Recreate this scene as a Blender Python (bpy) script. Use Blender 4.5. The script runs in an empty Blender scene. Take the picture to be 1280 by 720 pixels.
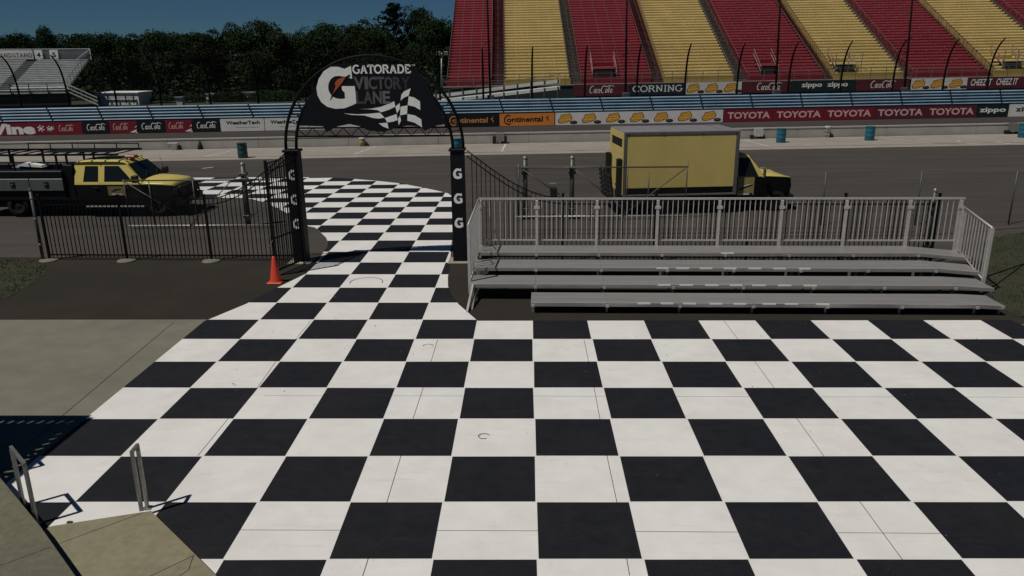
import bpy, math, random
from mathutils import Vector, Matrix
random.seed(7)
PI = math.pi
SC = bpy.context.scene
COL = SC.collection

# ------------------------------------------------------------------ camera
CAM_H = 5.62
PITCH, YAW, ROLL, FPX = 0.2920, 0.0226, -0.0088, 969.0
def cam_axes():
    cp, sp = math.cos(PITCH), math.sin(PITCH)
    r, f, u = Vector((1,0,0)), Vector((0,cp,-sp)), Vector((0,sp,cp))
    c, s = math.cos(ROLL), math.sin(ROLL)
    r, u = c*r + s*u, -s*r + c*u
    Z = Matrix.Rotation(YAW, 3, 'Z')
    return Z@r, Z@u, Z@f
CR, CU, CF = cam_axes()
cd = bpy.data.cameras.new('camera'); cam = bpy.data.objects.new('camera', cd); COL.objects.link(cam)
cd.sensor_width = 36; cd.lens = 36*FPX/1280; cd.clip_start = 0.1; cd.clip_end = 3000
cam.matrix_world = Matrix(((CR.x,CU.x,-CF.x,0),(CR.y,CU.y,-CF.y,0),(CR.z,CU.z,-CF.z,CAM_H),(0,0,0,1)))
SC.camera = cam
SC.render.resolution_x, SC.render.resolution_y = 1024, 576

# ------------------------------------------------------------------ light
SUN_TO = Vector((-0.46, -0.34, 1.0)).normalized()      # towards the sun
sun_el = math.asin(SUN_TO.z)
W = bpy.data.worlds.new('World'); SC.world = W; W.use_nodes = True
nt = W.node_tree; bg = nt.nodes['Background']
sky = nt.nodes.new('ShaderNodeTexSky'); sky.sky_type = 'NISHITA'; sky.sun_disc = False
sky.sun_elevation = sun_el; sky.sun_rotation = math.atan2(SUN_TO.x, SUN_TO.y)
sky.altitude = 2500; sky.air_density = 0.9; sky.dust_density = 0.0; sky.ozone_density = 4.0
tint = nt.nodes.new('ShaderNodeMix'); tint.data_type = 'RGBA'; tint.blend_type = 'MULTIPLY'; tint.inputs[0].default_value = 1.0
tint.inputs[7].default_value = (0.33, 0.53, 0.66, 1)      # a deep, clear, polarised-looking blue all round
nt.links.new(sky.outputs[0], tint.inputs[6]); nt.links.new(tint.outputs[2], bg.inputs[0]); bg.inputs[1].default_value = 0.05
sd = bpy.data.lights.new('sun', 'SUN'); sd.energy = 5.0; sd.angle = math.radians(0.5); sd.color = (1.0, 0.95, 0.87)
so = bpy.data.objects.new('sun', sd); COL.objects.link(so)
so.rotation_euler = SUN_TO.to_track_quat('Z', 'Y').to_euler()
SC.view_settings.view_transform = 'Standard'; SC.view_settings.look = 'None'
SC.view_settings.exposure = -0.78; SC.view_settings.gamma = 1.0

# ------------------------------------------------------------------ measuring
def ray(px, py): return CR*((px-640)/FPX) + CU*(-(py-360)/FPX) + CF
def gp(px, py, z=0.0):
    d = ray(px, py); t = (z-CAM_H)/d.z; return Vector((d.x*t, d.y*t, z))
def atY(px, py, Y, m=0.0):
    d = ray(px, py); t = Y/(d.y - m*d.x); return Vector((d.x*t, d.y*t, CAM_H+d.z*t))
def gz(x, y):                       # the land climbs gently to the right beyond the pit lane
    k = min(max((y-28)/14.0, 0), 1)
    return 0.0092*x*k

# ------------------------------------------------------------------ materials
MATS = {}
def mat(name, col, rough=0.7, metal=0.0, var=0.12, scale=6.0, bump=0.0, bscale=40.0, stain=None, stain_amt=0.0, stain_scale=0.6, stretch=None, spec=0.5, specks=None, smear=None):
    if name in MATS: return MATS[name]
    m = bpy.data.materials.new(name); m.use_nodes = True; t = m.node_tree; N = t.nodes; L = t.links
    b = N['Principled BSDF']; b.inputs['Roughness'].default_value = rough; b.inputs['Metallic'].default_value = metal
    b.inputs['Specular IOR Level'].default_value = spec
    tc = N.new('ShaderNodeTexCoord'); src = tc.outputs['Object']
    if stretch:
        mp = N.new('ShaderNodeMapping'); mp.inputs['Scale'].default_value = stretch; L.new(src, mp.inputs[0]); src = mp.outputs[0]
    n = N.new('ShaderNodeTexNoise'); n.inputs['Scale'].default_value = scale; n.inputs['Detail'].default_value = 6; L.new(src, n.inputs['Vector'])
    r = N.new('ShaderNodeValToRGB'); r.color_ramp.elements[0].position = 0.3; r.color_ramp.elements[1].position = 0.72
    r.color_ramp.elements[0].color = (*[max(c*(1-var),0) for c in col], 1); r.color_ramp.elements[1].color = (*[min(c*(1+var),1) for c in col], 1)
    L.new(n.outputs['Fac'], r.inputs[0]); out = r.outputs[0]
    if stain:
        n2 = N.new('ShaderNodeTexNoise'); n2.inputs['Scale'].default_value = stain_scale; n2.inputs['Detail'].default_value = 8; n2.inputs['Roughness'].default_value = 0.65
        L.new(src, n2.inputs['Vector'])
        r2 = N.new('ShaderNodeValToRGB'); r2.color_ramp.elements[0].position = 0.45; r2.color_ramp.elements[1].position = 0.75
        r2.color_ramp.elements[0].color = (0,0,0,1); r2.color_ramp.elements[1].color = (stain_amt,)*3 + (1,)
        L.new(n2.outputs['Fac'], r2.inputs[0])
        mx = N.new('ShaderNodeMix'); mx.data_type = 'RGBA'; L.new(r2.outputs[0], mx.inputs[0]); L.new(out, mx.inputs[6]); mx.inputs[7].default_value = (*stain, 1)
        out = mx.outputs[2]
    def over(out, fac, c2):
        mx = N.new('ShaderNodeMix'); mx.data_type = 'RGBA'; L.new(fac, mx.inputs[0]); L.new(out, mx.inputs[6]); mx.inputs[7].default_value = (*c2, 1); return mx.outputs[2]
    def ramp(fac, p0, p1, amt):
        r_ = N.new('ShaderNodeMapRange'); r_.inputs[1].default_value = p0; r_.inputs[2].default_value = p1; r_.inputs[3].default_value = 0; r_.inputs[4].default_value = amt; L.new(fac, r_.inputs[0]); return r_.outputs[0]
    if smear:                                 # broad streaks of dirt, patchy
        mp2 = N.new('ShaderNodeMapping'); mp2.inputs['Scale'].default_value = (0.7,5.0,1.0); L.new(tc.outputs['Object'], mp2.inputs[0])
        n4 = N.new('ShaderNodeTexNoise'); n4.inputs['Scale'].default_value = 1.3; n4.inputs['Detail'].default_value = 9; n4.inputs['Roughness'].default_value = 0.7; L.new(mp2.outputs[0], n4.inputs['Vector'])
        out = over(out, ramp(n4.outputs['Fac'], 0.56, 0.80, smear[1]), smear[0])
    if specks:                                # small chips and spots
        n5 = N.new('ShaderNodeTexNoise'); n5.inputs['Scale'].default_value = specks[2]; n5.inputs['Detail'].default_value = 2; L.new(tc.outputs['Object'], n5.inputs['Vector'])
        n6 = N.new('ShaderNodeTexNoise'); n6.inputs['Scale'].default_value = 1.7; L.new(tc.outputs['Object'], n6.inputs['Vector'])
        ml = N.new('ShaderNodeMath'); ml.operation = 'MULTIPLY'; L.new(ramp(n5.outputs['Fac'], 0.66, 0.74, specks[1]), ml.inputs[0]); L.new(ramp(n6.outputs['Fac'], 0.45, 0.62, 1.0), ml.inputs[1])
        out = over(out, ml.outputs[0], specks[0])
    L.new(out, b.inputs['Base Color'])
    if bump:
        n3 = N.new('ShaderNodeTexNoise'); n3.inputs['Scale'].default_value = bscale; n3.inputs['Detail'].default_value = 4; L.new(src, n3.inputs['Vector'])
        bp = N.new('ShaderNodeBump'); bp.inputs['Strength'].default_value = bump; bp.inputs['Distance'].default_value = 0.02
        L.new(n3.outputs['Fac'], bp.inputs['Height']); L.new(bp.outputs[0], b.inputs['Normal'])
    MATS[name] = m; return m
def glass_mat(name, col, rough=0.06):
    m = bpy.data.materials.new(name); m.use_nodes = True; b = m.node_tree.nodes['Principled BSDF']
    b.inputs['Base Color'].default_value = (*col, 1); b.inputs['Roughness'].default_value = rough; b.inputs['Specular IOR Level'].default_value = 0.25
    n = m.node_tree.nodes.new('ShaderNodeTexNoise'); n.inputs['Scale'].default_value = 2.0
    r = m.node_tree.nodes.new('ShaderNodeMapRange'); r.inputs[3].default_value = rough*0.6; r.inputs[4].default_value = rough*1.6
    m.node_tree.links.new(n.outputs['Fac'], r.inputs[0]); m.node_tree.links.new(r.outputs[0], b.inputs['Roughness'])
    MATS[name] = m; return m
def mesh_mat(name, col, cover, cell):
    """woven wire: thin diagonal wires, open between them (cell = mesh size in metres; the weave is finer than a pixel far away)"""
    m = bpy.data.materials.new(name); m.use_nodes = True; t = m.node_tree; N = t.nodes; L = t.links
    b = N['Principled BSDF']; b.inputs['Base Color'].default_value = (*col, 1); b.inputs['Roughness'].default_value = 0.5; b.inputs['Metallic'].default_value = 0.3
    tc = N.new('ShaderNodeTexCoord'); sx = N.new('ShaderNodeSeparateXYZ'); L.new(tc.outputs['Object'], sx.inputs[0])
    outs = []
    for op in ('ADD', 'SUBTRACT'):
        a = N.new('ShaderNodeMath'); a.operation = op; L.new(sx.outputs['X'], a.inputs[0]); L.new(sx.outputs['Z'], a.inputs[1])
        d = N.new('ShaderNodeMath'); d.operation = 'DIVIDE'; L.new(a.outputs[0], d.inputs[0]); d.inputs[1].default_value = cell*1.414
        f = N.new('ShaderNodeMath'); f.operation = 'FRACT'; L.new(d.outputs[0], f.inputs[0])
        g = N.new('ShaderNodeMath'); g.operation = 'LESS_THAN'; L.new(f.outputs[0], g.inputs[0]); g.inputs[1].default_value = cover*0.5
        outs.append(g.outputs[0])
    mx = N.new('ShaderNodeMath'); mx.operation = 'MAXIMUM'; L.new(outs[0], mx.inputs[0]); L.new(outs[1], mx.inputs[1])
    L.new(mx.outputs[0], b.inputs['Alpha']); MATS[name] = m; return m

M_WHITEP = mat('white_paint', (0.785,0.775,0.75), 0.6, var=0.04, scale=3, specks=((0.30,0.28,0.24),0.55,34), smear=((0.52,0.49,0.43),0.5), stain=(0.62,0.60,0.55), stain_amt=0.5, stain_scale=0.9, bump=0.05, bscale=120)
M_BLACKP = mat('black_paint', (0.013,0.014,0.018), 0.7, var=0.18, scale=5, spec=0.2, specks=((0.06,0.06,0.058),0.5,40), smear=((0.030,0.029,0.028),0.7), stain=(0.026,0.025,0.025), stain_amt=0.5, stain_scale=1.1, bump=0.05, bscale=120)
M_CONC = mat('plaza_concrete', (0.19,0.186,0.145), 0.9, spec=0.2, specks=((0.08,0.075,0.06),0.6,22), smear=((0.14,0.135,0.11),0.6), var=0.10, scale=2.2, stain=(0.125,0.122,0.098), stain_amt=0.55, stain_scale=0.5, bump=0.12, bscale=60)
M_SLAB = mat('ramp_concrete', (0.25,0.228,0.150), 0.9, spec=0.2, specks=((0.07,0.065,0.05),0.6,30), smear=((0.12,0.115,0.085),0.6), var=0.12, scale=9, stain=(0.19,0.175,0.12), stain_amt=0.6, stain_scale=1.3, bump=0.2, bscale=90)
M_SLAB2 = mat('step_concrete', (0.155,0.150,0.105), 0.9, spec=0.2, specks=((0.06,0.06,0.045),0.6,34), smear=((0.11,0.11,0.08),0.6), var=0.16, scale=12, stain=(0.11,0.108,0.078), stain_amt=0.6, stain_scale=1.1, bump=0.25, bscale=90)
M_JOINT = mat('joint', (0.05,0.046,0.04), 0.9)
M_ASPH = mat('asphalt', (0.031,0.028,0.023), 0.95, var=0.25, scale=26, stain=(0.052,0.043,0.031), stain_amt=0.55, stain_scale=0.3, bump=0.2, bscale=160, spec=0.15, specks=((0.10,0.09,0.075),0.5,60))
M_ASPHL = mat('lane_asphalt', (0.064,0.058,0.053), 0.92, spec=0.2, specks=((0.09,0.08,0.07),0.3,30), smear=((0.030,0.028,0.026),0.75), var=0.16, scale=1.2, stain=(0.085,0.070,0.056), stain_amt=0.6, stain_scale=0.3, bump=0.1, bscale=90, stretch=(0.12,1.0,1.0))
M_TRACK = mat('track_asphalt', (0.055,0.048,0.047), 0.92, spec=0.2, smear=((0.03,0.027,0.026),0.6), var=0.12, scale=1.0, stretch=(0.08,1,1))
M_PITC = mat('pit_concrete', (0.31,0.28,0.24), 0.85, var=0.08, scale=1.5, stain=(0.19,0.165,0.135), stain_amt=0.5, stain_scale=0.4, bump=0.1)
M_WALL = mat('wall_concrete', (0.36,0.345,0.31), 0.9, var=0.14, scale=0.9, stain=(0.26,0.245,0.22), stain_amt=0.6, stain_scale=0.5, bump=0.25, bscale=20)
M_WALLTOP = mat('wall_cap', (0.36,0.34,0.30), 0.85, var=0.1)
M_LINE = mat('line_paint', (0.62,0.60,0.55), 0.7, var=0.12, scale=4, stain=(0.2,0.18,0.15), stain_amt=0.6, stain_scale=2)
M_GRASS = mat('grass_ground', (0.026,0.030,0.012), 0.95, var=0.3, scale=3, stain=(0.052,0.044,0.024), stain_amt=0.7, stain_scale=0.8, bump=0.6, bscale=30)
M_BLADE = mat('grass_blades', (0.034,0.046,0.012), 0.9, var=0.4, scale=2)
M_ALU = mat('aluminium', (0.45,0.435,0.42), 0.42, 0.5, var=0.10, scale=3.0, stain=(0.24,0.23,0.215), stain_amt=0.5, stain_scale=1.5, stretch=(0.3,4,4))
M_ALUF = mat('aluminium_face', (0.34,0.33,0.315), 0.45, 0.5, var=0.12, scale=3)
M_ALUR = mat('aluminium_rail', (0.50,0.475,0.455), 0.45, 0.3, var=0.1, scale=5)
M_GALV = mat('galvanised', (0.26,0.255,0.235), 0.45, 0.6, var=0.22, scale=14)
M_BLK = mat('black_steel', (0.006,0.006,0.007), 0.6, var=0.2, spec=0.12)
M_VINYL = mat('black_vinyl', (0.0045,0.0055,0.009), 0.6, var=0.2, spec=0.2)
M_WHT = mat('white_print', (0.80,0.80,0.77), 0.6, var=0.05)
M_WBAN = mat('white_banner', (0.66,0.65,0.62), 0.6, var=0.07, scale=1.5)
M_BLUE = mat('blue_steel', (0.19,0.31,0.41), 0.45, 0.0, var=0.2, scale=0.8, stain=(0.28,0.36,0.42), stain_amt=0.7, stain_scale=0.7)
M_BLUED = mat('blue_dark', (0.012,0.022,0.035), 0.6)
M_GREENW = mat('dark_green_skirt', (0.012,0.022,0.020), 0.8)
M_REDB = mat('red_banner', (0.18,0.014,0.024), 0.55, var=0.08, spec=0.3)
M_MAROON = mat('maroon_banner', (0.10,0.018,0.026), 0.6, var=0.08, spec=0.3)
M_BLKB = mat('black_banner', (0.009,0.010,0.011), 0.55, spec=0.3)
M_NAVY = mat('navy_banner', (0.010,0.017,0.038), 0.6, spec=0.3)
M_GRNB = mat('dark_green_banner', (0.010,0.020,0.019), 0.6, spec=0.3)
M_ORAN = mat('orange_banner', (0.66,0.22,0.045), 0.6, var=0.06, spec=0.3)
M_PINK = mat('pale_red_print', (0.66,0.42,0.42), 0.6)
M_ORT = mat('orange_print', (0.55,0.22,0.06), 0.6)
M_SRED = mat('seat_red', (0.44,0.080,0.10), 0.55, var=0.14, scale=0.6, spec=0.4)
M_SREDD = mat('seat_red_riser', (0.17,0.012,0.022), 0.65, var=0.14, scale=0.6, spec=0.3)  # seat red darkened to stand for the shaded gap below each bench
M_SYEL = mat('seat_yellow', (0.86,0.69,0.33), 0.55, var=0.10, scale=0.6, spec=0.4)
M_SYELD = mat('seat_yellow_riser', (0.36,0.26,0.07), 0.65, var=0.12, scale=0.6, spec=0.3)  # seat yellow deepened, the shade under the planks put into the colour
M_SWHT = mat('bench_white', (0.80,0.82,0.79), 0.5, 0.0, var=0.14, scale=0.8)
M_SWHTD = mat('bench_white_riser', (0.16,0.17,0.165), 0.8, var=0.12)  # dark grey paints the shade between the white bench rows
M_HRAIL = mat('aisle_rail', (0.16,0.13,0.12), 0.5, 0.2)
M_GPOST = mat('gate_steel', (0.085,0.088,0.075), 0.5, 0.4, var=0.2, scale=8)
M_BRKT = mat('seat_bracket', (0.34,0.22,0.19), 0.5, 0.2)
M_STEP = mat('aisle_step', (0.20,0.17,0.14), 0.7, var=0.2)
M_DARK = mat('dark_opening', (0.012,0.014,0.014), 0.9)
M_GREY = mat('grey_panel', (0.12,0.13,0.15), 0.6)
M_YEL = mat('truck_yellow', (0.62,0.51,0.14), 0.35, var=0.06, scale=2)
M_YELB = mat('box_yellow', (0.64,0.50,0.165), 0.5, var=0.05, scale=1.2, stain=(0.50,0.39,0.14), stain_amt=0.5, stain_scale=0.8)
M_BLKV = mat('truck_black', (0.005,0.0055,0.006), 0.5, spec=0.2)
M_PLAS = mat('black_plastic', (0.012,0.012,0.012), 0.7, spec=0.3)
M_RUB = mat('rubber', (0.012,0.012,0.012), 0.9, spec=0.2)
M_GLASS = glass_mat('vehicle_glass', (0.010,0.014,0.014))
M_ROOF = mat('box_roof', (0.21,0.195,0.22), 0.6, var=0.12, scale=1)
M_TRIM = mat('box_trim', (0.14,0.135,0.125), 0.5, 0.3)
M_TBOX = mat('toolbox_grey', (0.13,0.14,0.135), 0.5, 0.4, var=0.12)
M_AMBER = mat('amber_lens', (0.20,0.05,0.02), 0.3)
M_BARREL = mat('barrel_blue', (0.010,0.115,0.165), 0.5, var=0.15)
M_BARRELD = mat('barrel_teal', (0.008,0.060,0.068), 0.5, var=0.15)
M_CONE = mat('cone_orange', (0.66,0.060,0.022), 0.5, var=0.05)
M_BARK = mat('bark', (0.05,0.04,0.03), 0.9, var=0.3)
M_BIN = mat('object_white', (0.42,0.41,0.38), 0.6)
M_BRN = mat('object_tan', (0.32,0.19,0.07), 0.7)
def leaf_mat(name, col):
    m = bpy.data.materials.new(name); m.use_nodes = True; t = m.node_tree; N = t.nodes; L = t.links
    b = N['Principled BSDF']; b.inputs['Roughness'].default_value = 0.95; b.inputs['Specular IOR Level'].default_value = 0.05
    tc = N.new('ShaderNodeTexCoord'); n = N.new('ShaderNodeTexNoise'); n.inputs['Scale'].default_value = 0.55; n.inputs['Detail'].default_value = 5; L.new(tc.outputs['Object'], n.inputs['Vector'])
    r = N.new('ShaderNodeValToRGB'); r.color_ramp.elements[0].position = 0.35; r.color_ramp.elements[1].position = 0.68
    r.color_ramp.elements[0].color = (*[c*0.55 for c in col], 1); r.color_ramp.elements[1].color = (*[c*1.5 for c in col], 1)
    oi = N.new('ShaderNodeObjectInfo'); hs = N.new('ShaderNodeHueSaturation'); mr = N.new('ShaderNodeMapRange')
    mr.inputs[3].default_value = 0.7; mr.inputs[4].default_value = 1.25; L.new(oi.outputs['Random'], mr.inputs[0]); L.new(mr.outputs[0], hs.inputs['Value'])
    L.new(n.outputs['Fac'], r.inputs[0]); L.new(r.outputs[0], hs.inputs['Color']); L.new(hs.outputs[0], b.inputs['Base Color'])
    MATS[name] = m; return m
M_LEAF = leaf_mat('leaf_green', (0.022,0.040,0.016)); M_LEAF2 = leaf_mat('leaf_conifer', (0.018,0.030,0.018)); M_LEAF3 = leaf_mat('leaf_brownish', (0.028,0.038,0.017))

# ------------------------------------------------------------------ mesh builder
def frame(d, up=Vector((0,0,1))):
    d = d.normalized()
    if abs(d.dot(up)) > 0.97: up = Vector((1,0,0)) if abs(d.x) < 0.9 else Vector((0,1,0))
    s = d.cross(up).normalized(); return s, s.cross(d).normalized()
class MB:
    def __init__(s): s.v = []; s.f = []; s.m = []; s.mats = []; s.sm = []
    def mi(s, m):
        if m not in s.mats: s.mats.append(m)
        return s.mats.index(m)
    def add(s, vs, fs, m, smooth=False):
        o = len(s.v); s.v += [tuple(v) for v in vs]; k = s.mi(m)
        for f in fs: s.f.append(tuple(i+o for i in f)); s.m.append(k); s.sm.append(smooth)
    def box(s, x0, x1, y0, y1, z0, z1, m, ch=0.0):
        if ch > 0:
            c = ch; vs = []
            for z, i in ((z0,c),(z0+c,0),(z1-c,0),(z1,c)):
                vs += [(x0+i,y0+i,z),(x1-i,y0+i,z),(x1-i,y1-i,z),(x0+i,y1-i,z)]
            fs = [(3,2,1,0),(12,13,14,15)]
            for a in range(3):
                for b in range(4): fs.append((a*4+b, a*4+(b+1)%4, a*4+4+(b+1)%4, a*4+4+b))
            s.add(vs, fs, m); return
        vs = [(x0,y0,z0),(x1,y0,z0),(x1,y1,z0),(x0,y1,z0),(x0,y0,z1),(x1,y0,z1),(x1,y1,z1),(x0,y1,z1)]
        s.add(vs, [(0,3,2,1),(4,5,6,7),(0,1,5,4),(1,2,6,5),(2,3,7,6),(3,0,4,7)], m)
    def bar(s, a, b, w, h, m, up=Vector((0,0,1))):
        a, b = Vector(a), Vector(b); sx, uz = frame(b-a, up); vs = []
        for p in (a, b):
            for i, j in ((-1,-1),(1,-1),(1,1),(-1,1)): vs.append(p + sx*i*w/2 + uz*j*h/2)
        s.add(vs, [(0,1,2,3),(7,6,5,4),(0,4,5,1),(1,5,6,2),(2,6,7,3),(3,7,4,0)], m)
    def tube(s, path, r, m, n=6, caps=True, smooth=True):
        path = [Vector(p) for p in path]; vs = []; rr = r if isinstance(r, (list,tuple)) else [r]*len(path)
        for i, p in enumerate(path):
            d = path[min(i+1,len(path)-1)] - path[max(i-1,0)]
            sx, uz = frame(d, Vector((0.01,1,0.02)) if abs(d.normalized().y) < 0.9 else Vector((0,0,1)))
            for k in range(n):
                a = 2*PI*k/n; vs.append(p + (sx*math.cos(a) + uz*math.sin(a))*rr[i])
        fs = [(i*n+k, i*n+(k+1)%n, (i+1)*n+(k+1)%n, (i+1)*n+k) for i in range(len(path)-1) for k in range(n)]
        if caps: fs += [tuple(range(n))[::-1], tuple((len(path)-1)*n+k for k in range(n))]
        s.add(vs, fs, m, smooth)
    def lathe(s, prof, c, m, n=20, smooth=True):
        vs = []; c = Vector(c)
        for r, z in prof:
            for k in range(n): vs.append(c + Vector((r*math.cos(2*PI*k/n), r*math.sin(2*PI*k/n), z)))
        fs = [(i*n+k, i*n+(k+1)%n, (i+1)*n+(k+1)%n, (i+1)*n+k) for i in range(len(prof)-1) for k in range(n)]
        fs.append(tuple((len(prof)-1)*n+k for k in range(n)))
        s.add(vs, fs, m, smooth)
    def prism(s, poly, fn, depth, m, msides=None):
        """poly in 2D, fn(u,v,w)->point; w 0 is the front, depth the back"""
        n = len(poly); vs = [fn(u,v,0) for u,v in poly] + [fn(u,v,depth) for u,v in poly]
        s.add(vs, [tuple(range(n)), tuple(range(2*n-1, n-1, -1))], m)
        s.add(vs, [(i, i+n, (i+1)%n+n, (i+1)%n) for i in range(n)], msides or m)
    def flat(s, poly, fn, w, m): s.add([fn(u,v,w) for u,v in poly], [tuple(range(len(poly)))], m)
    def ribbon(s, pts, wd, fn, w, m, closed=False):
        pts = [Vector((p[0],p[1])) for p in pts]; n = len(pts); vs = []
        for i, p in enumerate(pts):
            a = pts[i-1] if (i or closed) else pts[i]; b = pts[(i+1)%n] if (i < n-1 or closed) else pts[i]
            d = b-a; d = d.normalized() if d.length > 1e-9 else Vector((1,0)); q = Vector((-d.y, d.x))
            ww = wd[i] if isinstance(wd, (list,tuple)) else wd
            vs += [fn(p.x+q.x*ww/2, p.y+q.y*ww/2, w), fn(p.x-q.x*ww/2, p.y-q.y*ww/2, w)]
        fs = [(2*i, 2*i+1, 2*((i+1)%n)+1, 2*((i+1)%n)) for i in range(n if closed else n-1)]
        s.add(vs, fs, m)
    def build(s, name, parent=None, origin=None, kind=None):
        me = bpy.data.meshes.new(name)
        org = Vector(origin) if origin is not None else (parent['_o'] if parent is not None and '_o' in parent else None)
        if org is None and parent is not None: org = ORG.get(parent.name, Vector((0,0,0)))
        org = Vector(org) if org is not None else Vector((0,0,0))
        me.from_pydata([(x-org.x, y-org.y, z-org.z) for x,y,z in s.v], [], s.f)
        for m in s.mats: me.materials.append(m)
        me.polygons.foreach_set('material_index', s.m); me.polygons.foreach_set('use_smooth', s.sm); me.update()
        o = bpy.data.objects.new(name, me); COL.objects.link(o)
        if parent is not None: o.parent = parent; ORG[o.name] = org
        else: o.location = org; ORG[o.name] = org
        if kind: o['kind'] = kind
        return o
ORG = {}
def thing(name, label, cat, loc=(0,0,0), group=None):
    o = bpy.data.objects.new(name, None); COL.objects.link(o); o.location = loc; o.empty_display_size = 0.3
    o['label'] = label; o['category'] = cat
    if group: o['group'] = group
    ORG[o.name] = Vector(loc); return o
def tag(o, label, cat, group=None):
    o['label'] = label; o['category'] = cat
    if group: o['group'] = group
    return o
def place_copy(name, src, parent, off):
    """another piece alike: shares its mesh"""
    o = bpy.data.objects.new(name, src.data); COL.objects.link(o); o.parent = parent; o.location = off; return o
def copy_tree(o, parent=None):
    c = o.copy(); COL.objects.link(c); c.parent = parent
    for ch in list(o.children): copy_tree(ch, c)
    return c

_tc = {}
def text_mesh(txt, bold=0.0):
    k = (txt, bold)
    if k in _tc: return _tc[k]
    cu = bpy.data.curves.new('t', 'FONT'); cu.body = txt; cu.resolution_u = 3; cu.offset = bold; cu.size = 1.0
    ob = bpy.data.objects.new('t', cu); COL.objects.link(ob)
    bpy.context.view_layer.update()
    me = bpy.data.meshes.new_from_object(ob.evaluated_get(bpy.context.evaluated_depsgraph_get()))
    vs = [(v.co.x, v.co.y) for v in me.vertices]; fs = [tuple(p.vertices) for p in me.polygons]
    bpy.data.objects.remove(ob); bpy.data.curves.remove(cu); bpy.data.meshes.remove(me)
    x0 = min(v[0] for v in vs); x1 = max(v[0] for v in vs)
    caps = 0.729
    _tc[k] = ([((x-x0)/(x1-x0), y/caps) for x,y in vs], fs); return _tc[k]
def text(mb, txt, fn, u0, u1, v0, vh, w, m, bold=0.012, shear=0.0):
    """lettering filling u0..u1, capital height vh above v0, on the surface fn"""
    vs, fs = text_mesh(txt, bold)
    mb.add([fn(u0+(x+0)*(u1-u0)+shear*y*vh, v0+y*vh, w) for x,y in vs], fs, m)
def arc(cx, cy, rx, ry, a0, a1, n=12):
    return [(cx+rx*math.cos(math.radians(a0+(a1-a0)*i/n)), cy+ry*math.sin(math.radians(a0+(a1-a0)*i/n))) for i in range(n+1)]
# serif capitals drawn as strokes, in a 1-high box; value = (width, strokes, serifs (x, y, halfwidth))
SER = {
 'G': (0.86, [arc(0.45,0.5,0.38,0.45,50,320,16), [(0.74,0.18),(0.74,0.45)]], [(0.70,0.45,0.16)]),
 'A': (0.86, [[(0.14,0.04),(0.42,0.95)],[(0.44,0.95),(0.72,0.04)],[(0.25,0.33),(0.62,0.33)]], [(0.14,0.04,0.13),(0.72,0.04,0.13)]),
 'T': (0.76, [[(0.38,0.04),(0.38,0.95)],[(0.06,0.94),(0.70,0.94)],[(0.07,0.96),(0.07,0.74)],[(0.69,0.96),(0.69,0.74)]], [(0.38,0.04,0.15)]),
 'O': (0.90, [arc(0.45,0.5,0.37,0.45,0,360,20)], []),
 'R': (0.86, [[(0.18,0.04),(0.18,0.95)],[(0.18,0.94)]+arc(0.46,0.73,0.21,0.21,90,-90,8)+[(0.18,0.52)],[(0.46,0.52),(0.74,0.04)]], [(0.17,0.04,0.13),(0.15,0.95,0.09),(0.76,0.04,0.09)]),
 'D': (0.86, [[(0.18,0.04),(0.18,0.95)],[(0.18,0.94)]+arc(0.42,0.5,0.34,0.44,90,-90,10)+[(0.18,0.06)]], [(0.15,0.04,0.10),(0.15,0.95,0.10)]),
 'E': (0.76, [[(0.18,0.04),(0.18,0.95)],[(0.1,0.94),(0.64,0.94)],[(0.18,0.5),(0.5,0.5)],[(0.1,0.06),(0.66,0.06)],[(0.64,0.95),(0.64,0.76)],[(0.67,0.05),(0.67,0.26)]], []),
 'C': (0.84, [arc(0.45,0.5,0.38,0.45,45,315,16),[(0.72,0.95),(0.72,0.70)]], []),
 'N': (0.90, [[(0.18,0.04),(0.18,0.95)],[(0.18,0.95),(0.70,0.05)],[(0.70,0.05),(0.70,0.95)]], [(0.18,0.04,0.12),(0.14,0.95,0.10),(0.70,0.95,0.12)]),
 'I': (0.42, [[(0.21,0.04),(0.21,0.95)]], [(0.21,0.04,0.14),(0.21,0.95,0.14)]),
 'S': (0.68, [arc(0.34,0.72,0.22,0.22,30,220,8)+arc(0.34,0.28,0.24,0.23,60,-150,9)], []),
}
def serif(mb, txt, fn, u0, u1, v0, vh, w, m, sw=0.15):
    tot = sum(SER[c][0] for c in txt); k = (u1-u0)/tot; x = u0
    for c in txt:
        wd, st, se = SER[c]; g = lambda a, b, ww, x=x: fn(x+a*k, v0+b*vh, ww)
        for q in st: mb.ribbon(q, sw, g, w, m)
        for (sx, sy, hw) in se: mb.ribbon([(sx-hw,sy),(sx+hw,sy)], 0.09, g, w+0.0006, m)
        x += wd*k
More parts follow.
